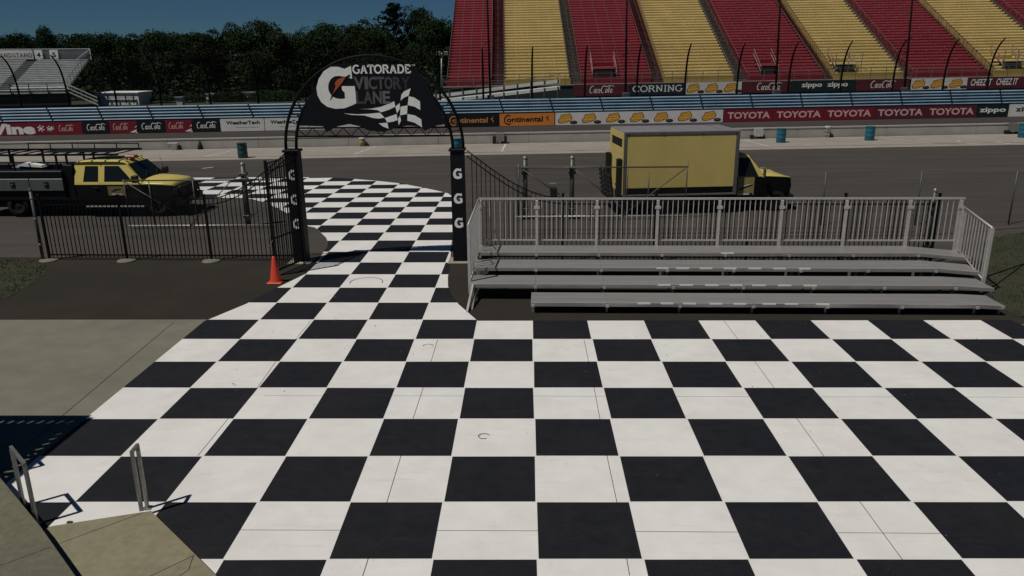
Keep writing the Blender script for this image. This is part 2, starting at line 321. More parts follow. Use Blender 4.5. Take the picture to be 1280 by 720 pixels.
def script_cola(mb, fn, u0, u1, v0, vh, w, m, sw=0.07):
    """flowing script: two capital Cs with long swashes and small joined letters; box 0..4 wide, 1 high"""
    k = (u1-u0)/4.0; g = lambda a, b, ww: fn(u0+(a+b*0.22)*k, v0+b*vh, ww)
    def R(p, s=sw): mb.ribbon(p, s, g, w, m)
    for ox in (0.0, 1.75):
        R([(ox+0.66,0.90)]+arc(ox+0.46,0.50,0.30,0.46,70,300,14), [sw*0.8,sw*1.2,sw*1.3,sw*1.5,sw*1.7,sw*1.8,sw*1.8,sw*1.7,sw*1.6,sw*1.5,sw*1.3,sw*1.3,sw*1.3,sw*1.2,sw*1.2,sw])
    R([(2.35,0.98),(2.7,0.86),(3.1,1.02),(3.5,0.98),(3.85,0.82)], [sw*1.3,sw*1.4,sw*1.3,sw,sw*0.5])   # swash over the second
    for ox in (0.86, 2.62): R(arc(ox+0.10,0.30,0.13,0.24,0,360,10), sw*1.4)                       # o
    R(arc(1.25,0.30,0.12,0.24,50,310,8), sw*1.4)                                            # c
    for ox in (1.50, 3.35): R(arc(ox+0.08,0.30,0.13,0.24,0,360,10), sw*1.3); R([(ox+0.22,0.52),(ox+0.22,0.10),(ox+0.34,0.08)], sw*1.3)   # a
    R([(2.98,0.12),(3.02,0.85),(3.12,0.92),(3.10,0.6),(3.06,0.12),(3.18,0.08)], sw*1.0)            # l
    R([(1.70,0.34),(1.86,0.38)], sw*1.2)                                                      # hyphen

# ------------------------------------------------------------------ ground sheets
def sheet(name, xs, yf, mats, off, kind='structure', parent=None):
    """xs list of X, yf(x) -> list of Y at that X"""
    mb = MB(); ys = [yf(x) for x in xs]; ny = len(ys[0])
    vs = [(x, ys[i][j], gz(x, ys[i][j])+off) for i, x in enumerate(xs) for j in range(ny)]
    fs = [(i*ny+j, (i+1)*ny+j, (i+1)*ny+j+1, i*ny+j+1) for i in range(len(xs)-1) for j in range(ny-1)]
    mb.add(vs, fs, mats); return mb.build(name, parent, kind=kind)
def lin(a, b, n): return [a+(b-a)*i/n for i in range(n+1)]
MT = 0.03
def band(a, b, n): return lambda x: lin(a+MT*x, b+MT*x, n)
XS = lin(-90, 110, 100)
Y0G = [-30, 0, 14, 20, 24, 28]+lin(29, 42, 13)[0:]+[44,46,48,50,55,60,70,80,90,110,150,200,300,500,900]
sheet('ground', [-900,-500,-300,-150]+XS+[150,300,500,900], lambda x: Y0G, M_GRASS, -0.03)
sheet('asphalt_apron', lin(-90,110,100), lambda x: lin(16.3,27,8)+lin(28,42,14)+[44,46.25+MT*x], M_ASPHL, -0.006)
sheet('near_asphalt', lin(-30,13.2,22), lambda x: [16.31 if x < -3.5 else 15.9,18,20,21.55-0.028*x], M_ASPH, 0.003)
sheet('plaza_concrete', lin(-60,40,20), lambda x: [-8,0,6,12,16.3], M_CONC, 0.0)
sheet('pit_lane_concrete', XS, band(46.4-0.2,52.3,3), M_PITC, 0.0)
sheet('race_track', XS, band(52.3,65.6,6), M_TRACK, 0.0)
# pale fine edge joint and a seam on the concrete lane
sheet('lane_joint', XS, band(47.4,47.47,1), M_JOINT, 0.006)

# ------------------------------------------------------------------ checker painting
CXc = (0.07638, 1.21805, -0.00211, -0.00062, 0.00011); CYc = (16.23357, -0.00564, 1.22635, -0.00244, 0.00143)
def grid(c, r):
    rr = min(max(r, -9), 18)
    x = CXc[0]+CXc[1]*c+CXc[2]*r+CXc[3]*c*rr+CXc[4]*rr*rr
    if r <= 5: y = CYc[0]+CYc[1]*c+CYc[2]*r+CYc[3]*c*rr+CYc[4]*rr*rr
    else:
        T = [22.62,23.94,25.12,26.28,27.39,28.57,29.64,30.8,31.87,33.01,34.17,35.25,36.44,37.65,38.9]
        y = T[min(r,19)-5] + (r-19)*1.2*(r > 19)
    return (x, y)
OUT_PX = [(597,401.3),(573,380.4),(563.5,367),(560,358),(559.8,347),(562.5,330),(564.5,303),(572,280),(576,262),(572,250),(560,241.5),(543,237.2),(526.5,233.7),(501.5,228.7),(470,225),(444,222.6),(419,220.8),(390,220),(330,219.4),(240,219.4),(170,222),(150,240),(245,246),(300,246.6),(316,248.4),(332,253),(347.5,260.5),(360,267.5),(372,276),(385.6,283),(394,284.6),(400.6,290.6),(407.5,297),(410,302.5),(409.4,308.8),(404.5,315),(399.2,323.7),(394.5,329),(383,342),(372,347.5),(345,360.5),(308,380),(255,402)]
OUTLINE = [gp(*p).to_2d() for p in OUT_PX] + [Vector(grid(-6,-9)), Vector((-5.9,2.0)), Vector((17.5,2.0)), Vector((14.0,14.6)), gp(1300,418).to_2d(), gp(1280,407.5).to_2d(), gp(1263,400.5).to_2d()]
def inside_pt(p, poly):
    r = False
    for i in range(len(poly)):
        a, b = poly[i-1], poly[i]
        if (a.y > p.y) != (b.y > p.y) and p.x < (b.x-a.x)*(p.y-a.y)/(b.y-a.y)+a.x: r = not r
    return r
def clip(poly, cell):
    out = list(poly)
    for i in range(4):
        a, b = Vector(cell[i]), Vector(cell[(i+1)%4]); e = b-a; inp, out = out, []
        side = lambda p: e.x*(p.y-a.y)-e.y*(p.x-a.x)
        for j in range(len(inp)):
            p, q = inp[j-1], inp[j]; sp, sq = side(p), side(q)
            if (sp >= 0) != (sq >= 0): out.append(p+(q-p)*(sp/(sp-sq)))
            if sq >= 0: out.append(q)
        if not out: return []
    return out
def area(p): return abs(sum(p[i-1].x*p[i].y-p[i].x*p[i-1].y for i in range(len(p))))/2
wmb = MB(); checker = None; blacks = []
for r in range(-12, 20):
    for c in range(-14, 16):
        cell = [grid(c,r), grid(c+1,r), grid(c+1,r+1), grid(c,r+1)]
        p = clip(OUTLINE, cell)
        if len(p) < 3 or area(p) < 0.004: continue
        if (c+r) % 2 == 0: wmb.add([(q.x,q.y,gz(q.x,q.y)+0.006) for q in p], [tuple(range(len(p)))], M_WHITEP)
        else:
            wmb.add([(q.x,q.y,gz(q.x,q.y)+0.006) for q in p], [tuple(range(len(p)))], M_WHITEP)
            g = 0.011; jr = lambda: random.uniform(-0.004,0.004)
            C_ = [Vector(q) for q in cell]; m_ = sum(C_, Vector((0,0)))/4
            ins = [q+Vector(((g if q.x < m_.x else -g)+jr(), (g if q.y < m_.y else -g)+jr())) for q in C_]
            p2 = clip(OUTLINE, ins)
            if len(p2) >= 3 and area(p2) > 0.003: blacks.append(p2)
checker = wmb.build('white_base_paint', kind='structure')
for p in blacks:
    c = sum(p, Vector((0,0)))/len(p); mb = MB()
    mb.add([(q.x,q.y,gz(q.x,q.y)+0.010) for q in p], [tuple(range(len(p)))], M_BLACKP)
    mb.build('black_square', checker)
# saw-cut joints across the slab, thin and dark
jb = MB()
def jline(pts, wd=0.009, z=0.0080, m=M_JOINT):
    P = [gp(*p).to_2d() for p in pts]
    jb.ribbon([(p.x,p.y) for p in P], wd, lambda u,v,w: (u,v,w), z, m)
jline([(730,425),(742.5,485),(759,572),(771,628),(787,720)]); jline([(905,401.5),(942,450),(965,482),(997,525),(1030,571),(1075,628),(1127,699),(1150,730)])
jline([(547,425),(529,485),(501,571),(484,627),(460,700),(452,725)]); jline([(388,402),(370,424),(345,452),(322,485),(285,524),(247.5,570)])
jline([(290,663),(640,664),(1290,668)], 0.008); jline([(330,495),(640,495.5),(1290,497)], 0.006)
def ring(px, py, r0, a0=0, a1=360, wd=0.012):
    c = gp(px, py); jb.ribbon(arc(c.x,c.y,r0,r0,a0,a1,20), wd, lambda u,v,w:(u,v,w), 0.0140, M_JOINT)
ring(458,353,0.42,-10,200,0.018); ring(605,546,0.085,20,300); ring(535,433,0.10,0,180)
jb.build('saw_cut_joints', kind='structure')
sb_ = MB(); R_ = random.Random(21); M_SCUFF = mat('scuff', (0.36,0.34,0.30), 0.8, var=0.3, scale=30)
M_CHIP = mat('chip', (0.10,0.095,0.085), 0.9, var=0.3, scale=20)
for _ in range(150):
    x, y = R_.uniform(-6,14), R_.uniform(4.5,21); 
    if not inside_pt(Vector((x,y)), OUTLINE): continue
    r_ = R_.uniform(0.004,0.012) if y < 12 else R_.uniform(0.008,0.018); a0 = R_.uniform(0,360)
    sb_.flat([(x+r_*R_.uniform(0.6,1.4)*math.cos(math.radians(a0+k*60)), y+r_*R_.uniform(0.6,1.4)*math.sin(math.radians(a0+k*60))) for k in range(6)], lambda u,v,w: (u,v,w), 0.0125, M_CHIP)
sb_.build('paint_chips', kind='structure')
jb = MB(); jline([(217,403),(30,560)], 0.014, 0.004); jb.build('plaza_joints', kind='structure')

# lines on the pit lane
lb = MB()
def gline(p, q, wd, z=0.008, m=M_LINE, n=6):
    a, b = Vector(p), Vector(q)
    pts = [a.lerp(b, i/n) for i in range(n+1)]
    lb.ribbon([(v.x,v.y) for v in pts], wd, lambda u,v,w: (u,v,gz(u,v)+w), z, m)
for (x0,y0,x1,y1) in ((255,194,298,185),(442,192,470,183),(627,190,632,176),(930,173,962,179),(1100,169,1165,178),(0,198,0.1,198)):
    a, b = atY(x0,y0,46.6+0,MT), atY(x1,y1,52.0,MT)
    a = atY(x0,y0,47.6 if y0>y1 else 51.5,MT); b = atY(x1,y1,51.8 if y0>y1 else 47.6,MT)
    if abs(x0-x1) > 1: gline((a.x,a.y), (b.x,b.y), 0.12)
for p, q in (((252,207),(266,205.5)),((1208,184),(1226,186)),((1243,183),(1262,185.6)),((1196,182),(1199,181))):
    a, b = gp(*p), gp(*q); a = Vector((a.x, a.y)); b = Vector((b.x, b.y)); gline(a, b, 0.16)
lb.build('lane_markings', kind='structure')

# grass patches either side
def patch(name, poly, off=0.012):
    mb = MB(); c = sum((Vector(p) for p in poly), Vector((0,0)))/len(poly); n = len(poly); K = 6
    vs = [(c.x,c.y,gz(c.x,c.y)+off+0.03)]
    for k in range(1, K+1):
        for p in poly:
            q = c.lerp(Vector(p), k/K); j = random.uniform(-0.06,0.06) if k == K else 0
            vs.append((q.x+j, q.y+j, gz(q.x,q.y)+off+(0.03*(1-k/K))))
    fs = [(0,1+i,1+(i+1)%n) for i in range(n)] + [(1+(k-1)*n+i, 1+k*n+i, 1+k*n+(i+1)%n, 1+(k-1)*n+(i+1)%n) for k in range(1,K) for i in range(n)]
    mb.add(vs, fs, M_GRASS); return mb.build(name, kind='structure')
def dens(poly, step):
    out = []
    for i in range(len(poly)):
        a, b = Vector(poly[i-1]), Vector(poly[i]); n = max(1, int((b-a).length/step))
        out += [tuple(a.lerp(b, k/n)) for k in range(n)]
    return out
lpoly = [gp(p[0],p[1]).to_2d() for p in ((-60,326),(45,326),(57,333),(52,345),(35,357),(12,370),(-20,382),(-60,392))]
rpoly = [gp(p[0],p[1]).to_2d() for p in ((1228,306),(1236,300),(1262,293),(1300,289),(1420,284),(1460,420),(1320,418),(1290,402),(1262,392),(1240,372),(1230,345))]
patch('grass_verge', dens(lpoly,0.3)); patch('grass_verge', dens(rpoly,0.3))
def inside(p, poly):
    r = False
    for i in range(len(poly)):
        a, b = poly[i-1], poly[i]
        if (a.y > p.y) != (b.y > p.y) and p.x < (b.x-a.x)*(p.y-a.y)/(b.y-a.y)+a.x: r = not r
    return r
gb = MB()
for poly, n in ((lpoly, 5000), (rpoly, 9000)):
    x0, x1 = min(p.x for p in poly), max(p.x for p in poly); y0, y1 = min(p.y for p in poly), max(p.y for p in poly); k = 0
    while k < n:
        p = Vector((random.uniform(x0,x1), random.uniform(y0,y1))); k += 1
        if not inside(p, poly): continue
        a = random.uniform(0, 2*PI); h = random.uniform(0.02,0.06); w = 0.012; q = Vector((math.cos(a), math.sin(a)))
        gb.add([(p.x-q.x*w,p.y-q.y*w,0.01),(p.x+q.x*w,p.y+q.y*w,0.01),(p.x+q.y*0.03,p.y-q.x*0.03,0.03+h)], [(0,1,2)], M_BLADE)
g = gb.build('grass', kind='stuff'); tag(g, 'short worn grass beside the fence and right of the bleachers', 'grass')

# ------------------------------------------------------------------ far frame: s along the track, r beyond, h above the land
def FP(Y0):
    def f(s, r, h): return Vector((s-MT*r, Y0+MT*s+r, 0.0092*s+h))
    return f
def face(Y0, r0=0.0):
    """surface facing the camera: u = s, v = height, w = towards the camera"""
    P = FP(Y0); return lambda u, v, w: P(u, r0-w, v)
def spx(px, py, Y0):
    d = ray(px, py); t = Y0/(d.y-MT*d.x); s = d.x*t; return s, CAM_H+d.z*t-0.0092*s

# pit wall
t = thing('pit_wall', 'long low grey concrete wall between the pit lane and the race track', 'wall', (0,52.5,0))
P = FP(52.5); s = -60.0; 
while s < 75:
    mb = MB(); e = s+6.0-0.02
    mb.prism([(0,0),(0,0.60),(0.30,0.60),(0.30,0)], lambda u,v,w,s=s,e=e: P(s+(e-s)*w, u, v-0.01), 1.0, M_WALL); mb.build('wall_segment', t)
    mb = MB(); mb.prism([(-0.03,0.595),(-0.03,0.67),(0.33,0.67),(0.33,0.595)], lambda u,v,w,s=s,e=e: P(s+(e-s)*w, u, v), 1.0, M_WALLTOP); mb.build('cap', t); s += 6.0

# barrels
def barrel(px, py, label, m):
    p = gp(px, py); p.z = gz(p.x, p.y)
    t = thing('steel_barrel', label, 'barrel', p, 'blue barrels on the pit lane')
    mb = MB(); pr = [(0.0,0.0),(0.285,0),(0.29,0.02)]
    for z in (0.3, 0.58): pr += [(0.285,z-0.03),(0.302,z),(0.285,z+0.03)]
    pr += [(0.285,0.86),(0.30,0.88),(0.285,0.885),(0.28,0.86),(0.0,0.86)]
    mb.lathe(pr, p, m, 18); mb.build('drum', t)
    mb = MB(); mb.lathe([(0.278,0.865),(0.285,0.872),(0.0,0.874)], p, M_DARK if m is M_BARRELD else m, 16, False); mb.build('lid', t)
barrel(303.5,194, 'dark teal barrel beyond the yellow pickup, left of the black arch', M_BARRELD)
barrel(571.5,191, 'blue barrel on the pit lane showing behind the top of the right arch pillar', M_BARREL)
barrel(975.5,181, 'bright blue barrel on the pit lane just right of the box truck roof', M_BARREL)
barrel(1086,179.3, 'blue barrel on the pit lane between two white parking lines, under the maroon banner', M_BARREL)
barrel(1277,177.5, 'blue barrel cut by the right edge of the photo', M_BARREL)

# small gear by the pit wall
def gear(px, kind, label):
    s_, _ = spx(px, 180, 52.2); c = FP(52.2)(s_, 0, 0); t = thing({'bucket':'capped_bucket','table':'folding_table','cone':'dark_bag','stack':'stacked_buckets','cart':'service_cart'}[kind], label, {'bucket':'bucket','table':'table','cone':'bag','stack':'buckets','cart':'cart'}[kind], c)
    if kind == 'bucket':
        mb = MB(); mb.lathe([(0,0),(0.16,0),(0.2,0.45),(0.0,0.45)], c, M_BRN, 12); mb.build('bucket', t)
        mb = MB(); mb.lathe([(0.22,0.45),(0.23,0.47),(0.23,0.55),(0.0,0.57)], c, M_BIN, 12); mb.build('lid', t)
        mb = MB(); mb.tube([c+Vector((-0.2,-0.03,0.42)), c+Vector((0,-0.25,0.30)), c+Vector((0.2,-0.03,0.42))], 0.01, M_GALV, 5); mb.build('handle', t)
    if kind == 'table':
        mb = MB(); mb.box(c.x-0.32,c.x+0.34,c.y-0.25,c.y+0.15,c.z+0.40,c.z+0.46,M_BIN,0.01); mb.build('table_top', t)
        for q in (-0.2, 0.22):
            mb = MB(); mb.bar(c+Vector((q-0.1,-0.15,0)), c+Vector((q+0.08,-0.1,0.4)), 0.05,0.05,M_BIN); mb.build('leg', t)
        mb = MB(); mb.lathe([(0,0),(0.16,0.0),(0.14,0.2),(0.05,0.33),(0,0.34)], c+Vector((0.38,-0.05,0)), M_PLAS, 10); mb.build('bag', t)  # dark lump shaped where the table's shadow falls
    if kind == 'cone':
        mb = MB(); mb.lathe([(0,0),(0.2,0),(0.15,0.25),(0.05,0.52),(0,0.56)], c, M_PLAS, 9); mb.build('bag_body', t)
        mb = MB(); mb.tube([c+Vector((-0.05,0,0.52)), c+Vector((0,0,0.62)), c+Vector((0.05,0,0.52))], 0.012, M_PLAS, 5); mb.build('handle', t)
    if kind == 'stack':
        for z in (0, 0.24):
            mb = MB(); mb.lathe([(0,z),(0.14,z),(0.17,z+0.2),(0.19,z+0.2),(0.19,z+0.23),(0,z+0.235)], c, M_BIN, 12); mb.build('bucket', t)
        mb = MB(); mb.lathe([(0,0.50),(0.12,0.50),(0.14,0.56),(0.22,0.62),(0.22,0.74),(0,0.75)], c, M_BIN, 12); mb.build('top_bucket', t)
        mb = MB(); mb.lathe([(0,0),(0.13,0),(0.1,0.2),(0,0.25)], c+Vector((0.28,0,0)), M_PLAS, 9); mb.build('bag', t)
    if kind == 'cart':
        mb = MB(); mb.box(c.x-0.24,c.x+0.30,c.y-0.25,c.y+0.1,c.z+0.16,c.z+0.72,M_BIN if px<1200 and px>700 else M_GALV,0.02); mb.build('cabinet', t)
        for q in (-0.38, 0.34):
            mb = MB(); mb.box(c.x+q-0.1,c.x+q+0.12,c.y-0.2,c.y+0.1,c.z,c.z+(0.5 if px<700 else 0.25),M_PLAS,0.03); mb.build('side_bag', t)
        for q in (-0.15, 0.2):
            mb = MB(); mb.lathe([(0,0),(0.05,0.0),(0.05,0.16),(0,0.16)], c+Vector((q,-0.1,0)), M_PLAS, 8); mb.build('caster', t)
gear(453,'bucket','tan bucket with a white cap by the pit wall, seen through the arch')
gear(217,'table','little white table with its shadow shaped as a dark lump, above the yellow pickup')
gear(250,'cone','lone dark bag leaning on the pit wall between the white table and the teal barrel')
gear(625,'cart','white cart between two dark bags by the pit wall, right of the arch')
gear(1033,'stack','stack of cream buckets by the pit wall, right of the bright blue barrel')
gear(946,'cart','pale box between two dark bags by the pit wall, above the box truck cab')
gear(1262,'cart','grey cart by the pit wall next to the barrel at the right edge')

# ------------------------------------------------------------------ outer wall with advertising banners
YW = 65.0
WF = face(YW)
t = thing('banner_wall', 'low dark concrete wall along the far side of the track carrying the advertising', 'wall', (0,YW,0)); s = -66.0; Pw = FP(YW)
while s < 70:
    mb = MB(); e = s+7.9
    mb.prism([(0.02,0),(0.02,0.98),(0.2,0.98),(0.2,0)], lambda u,v,w,s=s,e=e: Pw(s+(e-s)*w, u, v-0.01), 1.0, M_TRACK); mb.build('wall_segment', t); s += 8.0
def banner(x0, x1, mb_mat, label, draw=None, yy=160, v0=0.03, v1=1.03, Yb=YW, name='advertising_banner', group='banners along the track wall'):
    s0, _ = spx(x0, yy, Yb); s1, _ = spx(x1, yy, Yb); F = face(Yb)
    o = thing(name, label, 'banner', FP(Yb)((s0+s1)/2, 0, v0), group)
    mb = MB(); mb.prism([(s0+0.01,v0),(s1-0.01,v0),(s1-0.01,v1),(s0+0.01,v1)], lambda u,v,w: F(u,v,-w+0.012), 0.02, mb_mat); mb.build('sheet', o)
    mb = MB()
    for q in (s0+0.05, (s0+s1)/2, s1-0.05):
        for v in (v0+0.04, v1-0.04): mb.flat([(q-0.015,v-0.015),(q+0.015,v-0.015),(q+0.015,v+0.015),(q-0.015,v+0.015)], F, 0.0145, M_GALV)
    mb.build('eyelets', o)
    if isinstance(draw, int):
        for i in range(draw):
            mb = MB(); bun(mb, F, s0+(s1-s0)*(i+0.5)/draw-0.1, (v0+v1)/2+0.03, (v1-v0)*0.92, 0.016); mb.build('roll_print', o)
    elif draw:
        mb = MB(); draw(mb, F, s0, s1, v0, v1, 0.016); mb.build('print', o)
    return o
def d_text(txt, m, a=0.08, b=0.92, lo=0.27, hi=0.75, bold=0.02, shear=0.0):
    def d(mb, F, s0, s1, v0, v1, w):
        text(mb, txt, F, s0+(s1-s0)*a, s0+(s1-s0)*b, v0+(v1-v0)*lo, (v1-v0)*(hi-lo), w, m, bold, shear)
    return d
def d_cola(m, a=0.12, b=0.88, lo=0.28, hi=0.80, sw=0.075):
    def d(mb, F, s0, s1, v0, v1, w): script_cola(mb, F, s0+(s1-s0)*a, s0+(s1-s0)*b, v0+(v1-v0)*lo, (v1-v0)*(hi-lo), w, m, sw)
    return d
def bun(mb, F, cx, cy, k, w):
    """golden slanted roll with a dark outline and a small dark oval at its right"""
    P = lambda a, b, ww: F(cx+a*k*1.3, cy+b*k*0.95, ww)
    o = [(-0.52,-0.42),(-0.56,-0.15),(-0.40,0.12),(-0.36,0.34),(-0.2,0.36),(0.28,0.46),(0.34,0.30),(0.40,0.22),(0.44,-0.05),(0.30,-0.22),(0.0,-0.40),(-0.3,-0.46)]
    mb.flat(o, P, w, MATS['bun_dark']); mb.flat([(a*0.86,b*0.84) for a,b in o], P, w+0.003, MATS['bun_gold'])
    for y in (-0.22, 0.02, 0.22): mb.ribbon([(-0.40,y-0.05),(-0.1,y+0.03),(0.1,y-0.02),(0.34,y+0.08)], 0.07, P, w+0.006, MATS['bun_orange'])
    mb.flat(arc(0.52,-0.36,0.26,0.15,0,340,14), P, w+0.009, M_BLKB)
    mb.flat(arc(0.50,-0.33,0.15,0.06,0,340,10), P, w+0.012, MATS['bun_dark'])
mat('bun_gold', (0.75,0.44,0.06), 0.6); mat('bun_orange', (0.60,0.20,0.03), 0.6); mat('bun_dark', (0.16,0.07,0.02), 0.7)
def splash(mb, F, cx, cy, k, w, m):
    for a, b, r in ((0,0,0.16),(0.22,0.18,0.09),(-0.22,0.12,0.10),(-0.05,0.28,0.08),(0.26,-0.1,0.08),(-0.2,-0.15,0.09),(0.08,-0.22,0.07)): mb.flat(arc(cx+a*k,cy+b*k,r*k,r*k*0.8,0,330,8), F, w, m)
def d_wine(mb, F, s0, s1, v0, v1, w):
    L = s1-s0; text(mb, 'Wine', F, s0+L*0.03, s0+L*0.555, v0+0.13, 0.80, w, M_WHT, 0.05)
    splash(mb, F, s0+L*0.61, v0+0.5, 0.85, w, M_WHT); splash(mb, F, s0+L*0.69, v0+0.47, 0.7, w, M_WHT); splash(mb, F, s0+L*0.715, v0+0.52, 0.5, w, M_WHT)
    script_cola(mb, F, s0+L*0.77, s0+L*0.92, v0+0.25, 0.52, w, M_PINK, 0.08)
def swoosh(mb, F, s1, v0, w):
    mb.flat([(s1-0.62,v0+0.08),(s1-0.28,v0+0.22),(s1-0.06,v0+0.30),(s1-0.10,v0+0.12),(s1-0.3,v0+0.04)], F, w, M_WHT); mb.flat([(s1-0.22,v0+0.0),(s1-0.02,v0+0.0),(s1-0.02,v0+0.12)], F, w+0.002, M_WHT)
    mb.flat([(s1-0.24,v0+0.42),(s1-0.02,v0+0.52),(s1-0.02,v0+0.62)], F, w+0.002, M_WHT)
def d_cola_sw(m):
    c = d_cola(m, 0.10, 0.70)
    def d(mb, F, s0, s1, v0, v1, w): c(mb, F, s0, s1, v0, v1, w); swoosh(mb, F, s1, v0, w)
    return d
def d_cont(m):
    def d(mb, F, s0, s1, v0, v1, w):
        L = s1-s0; H_ = v1-v0
        mb.ribbon(arc(s0+L*0.16, v0+H_*0.50, H_*0.31, H_*0.36, 50, 315, 16), [0.05]+[0.10]*15+[0.05], F, w, m)
        text(mb, 'ontinental', F, s0+L*0.13, s0+L*0.79, v0+H_*0.34, H_*0.42, w+0.002, m, 0.028)
        # prancing emblem
        P = lambda a, b, ww: F(s0+L*0.87+a*H_*0.5, v0+H_*0.55+b*H_*0.5, ww)
        mb.ribbon([(-0.3,0.18),(-0.05,0.12),(0.1,-0.15),(0.05,-0.42)], [0.06,0.18,0.16,0.05], P, w, m); mb.ribbon([(0.0,0.1),(0.12,0.42),(0.28,0.5)], [0.16,0.1,0.05], P, w+0.002, m); mb.ribbon([(-0.05,0.05),(0.22,-0.2),(0.3,-0.4)], [0.12,0.08,0.03], P, w+0.004, m)
    return d
def d_wtech(mb, F, s0, s1, v0, v1, w):
    text(mb, 'WeatherTech', F, s0+(s1-s0)*0.13, s0+(s1-s0)*0.90, v0+0.56, 0.28, w, M_BLKB, 0.035)
    text(mb, 'Automotive Accessories', F, s0+(s1-s0)*0.35, s0+(s1-s0)*0.88, v0+0.27, 0.10, w, M_GREY, 0.0)
banner(-30, 103, M_REDB, 'red banner with big white Wine lettering, leftmost on the track wall', d_wine)
banner(103.5, 136.5, M_BLKB, 'black script banner right next to the red Wine banner', d_cola(M_WHT))
banner(137, 171.5, M_REDB, 'red script banner between the two left black ones', d_cola_sw(M_PINK))
banner(172, 206.5, M_BLKB, 'black script banner between the two red script banners', d_cola(M_WHT))
banner(207, 240.5, M_REDB, 'red script banner between the middle and right black ones', d_cola_sw(M_PINK))
banner(241, 275.5, M_BLKB, 'black script banner left of the white WeatherTech banners', d_cola(M_WHT))
banner(276, 331, M_WBAN, 'white WeatherTech banner in full view left of the arch', d_wtech)
banner(331.5, 386, M_WBAN, 'white WeatherTech banner crossed by the left arch tubes', d_wtech)
banner(386.5, 470, M_WBAN, 'plain white banner strip mostly behind the black arch sign')
banner(470.5, 556, M_PINK, 'pale red banner strip behind the right half of the arch sign')
banner(556.5, 624, M_BLKB, 'black Continental banner with orange lettering beside the arch', d_cont(M_ORT))
banner(624.5, 693, M_ORAN, 'orange Continental banner with black lettering', d_cont(M_BLKB))
banner(694, 903.5, M_WBAN, 'long white banner with seven golden rolls behind the box truck roof', 7, yy=150)
xs_ = [904.5, 965.5, 1029, 1091.5, 1156, 1219.5]
lab = ['maroon TOYOTA banner next to the white banner of golden rolls','maroon TOYOTA banner above the bright blue barrel','maroon TOYOTA banner above the stack of cream buckets','maroon TOYOTA banner above and right of the second blue barrel','maroon TOYOTA banner next to the dark zippo banner']
def d_toy(mb, F, s0, s1, v0, v1, w): text(mb, 'TOYOTA', F, s0+(s1-s0)*0.08, s0+(s1-s0)*0.95, v0+0.27, 0.52, w, M_PINK, 0.03)
for i in range(5): banner(xs_[i], xs_[i+1], M_REDB if i < 3 else M_MAROON, lab[i], d_toy, yy=145)
banner(1220, 1260, M_GRNB, 'dark zippo banner with white lettering on the track wall', d_text('zippo', M_WHT, 0.1, 0.92, 0.42, 0.80, 0.03), yy=140)
banner(1260.5, 1330, M_WBAN, 'white zippo banner with dark lettering at the right edge of the track wall', d_text('zippo', M_GRNB, 0.12, 0.62, 0.42, 0.80, 0.03), yy=140)

# blue guardrail behind the banner wall
YR = 65.5
t = thing('blue_guardrail', 'blue stacked steel guardrail running above the advertising banners', 'guardrail', (0,YR,0)); P = FP(YR)
for k, z in enumerate((1.12, 1.36, 1.60, 1.84, 2.06)):
    s = -75.0; n = 0
    while s < 75:
        mb = MB(); a, b = s, min(s+15.0, 75)-0.01; prof = [(0,-0.105),(-0.065,-0.035),(-0.075,-0.01),(-0.075,0.01),(-0.065,0.03),(0,0.085),(0.015,0.085),(0.015,-0.105)]
        mb.prism(prof, lambda u,v,w,a=a,b=b,z=z: P(a+(b-a)*w, u, z+v), 1.0, M_BLUE); mb.build('rail', t); s += 15.0
mb = MB(); mb.prism([(0.03,0.9),(0.03,1.02),(0.1,1.02),(0.1,0.9)], lambda u,v,w: P(-75+150*w, u, v), 1.0, M_BLUED); mb.build('lower_beam', t)
mb = MB(); mb.prism([(0.05,0.0),(0.05,2.05),(0.07,2.05),(0.07,0.0)], lambda u,v,w: P(-75+150*w, u, v), 1.0, M_BLUED); mb.build('backing_sheet', t)
BR = None; s = -68.0; sp = spx(749.5,125,YR)[0]; step = spx(812,125,YR)[0]-sp
for k in range(-17, 15):
    s = sp+k*step; mb = MB(); mb.bar(P(s, -0.075, 2.16), P(s+0.36, -0.075, 1.02), 0.035, 0.11, M_BLUED, Vector((1,0,0))); mb.build('brace_or_shadow_bar', t)  # dark slanted bar stands in for the post shadow falling on the rails
    mb = MB(); mb.bar(P(s-0.3, 0.12, 0), P(s-0.3, 0.12, 2.12), 0.1, 0.1, M_BLUED); mb.build('post', t)

# catch fence with curved posts, cables and wire mesh
YF = 66.4; P = FP(YF)
t = thing('catch_fence', 'tall see-through wire catch fence with curved dark posts above the blue guardrail', 'fence', (0,YF,0))
prof = [(0,0),(0,1.5),(0,3.0),(-0.05,3.8),(-0.22,4.6),(-0.50,5.3),(-0.92,5.85),(-1.45,6.25)]
posts = [-68,-62,-5,20,62,84,604,665,733,795,857,921,988,1052,1117,1180,1247,1312]
for x in (-52,-48,-44,-36.4,-32.6): pass
base_s = [spx(x,115,YF)[0] for x in (24,86)]
ps = []
for x in (604,665,731,796,856,921,985,1050,1115,1178,1233,1300): ps.append(spx(x,112,YF)[0])
ps += [spx(x,118,YF)[0] for x in (24,84,144,200,262,322,382,442,495,550)] + [spx(-40,118,YF)[0]]
pm = None
for s in sorted(ps):
    if pm is None or True:
        mb = MB(); mb.tube([P(s, r, h) for r, h in prof], [0.085]*4+[0.08,0.075,0.065,0.05], M_BLK, 6); mb.build('post', t)
for h, r in ((2.3,0),(2.9,0),(3.5,-0.02),(4.1,-0.1),(4.6,-0.22),(5.3,-0.5),(5.85,-0.92),(6.25,-1.45)):
    mb = MB(); mb.tube([P(-60,r+0.02,h), P(-20,r+0.02,h), P(20,r+0.02,h), P(62,r+0.02,h)], 0.006, M_BLK, 4); mb.build('cable', t)
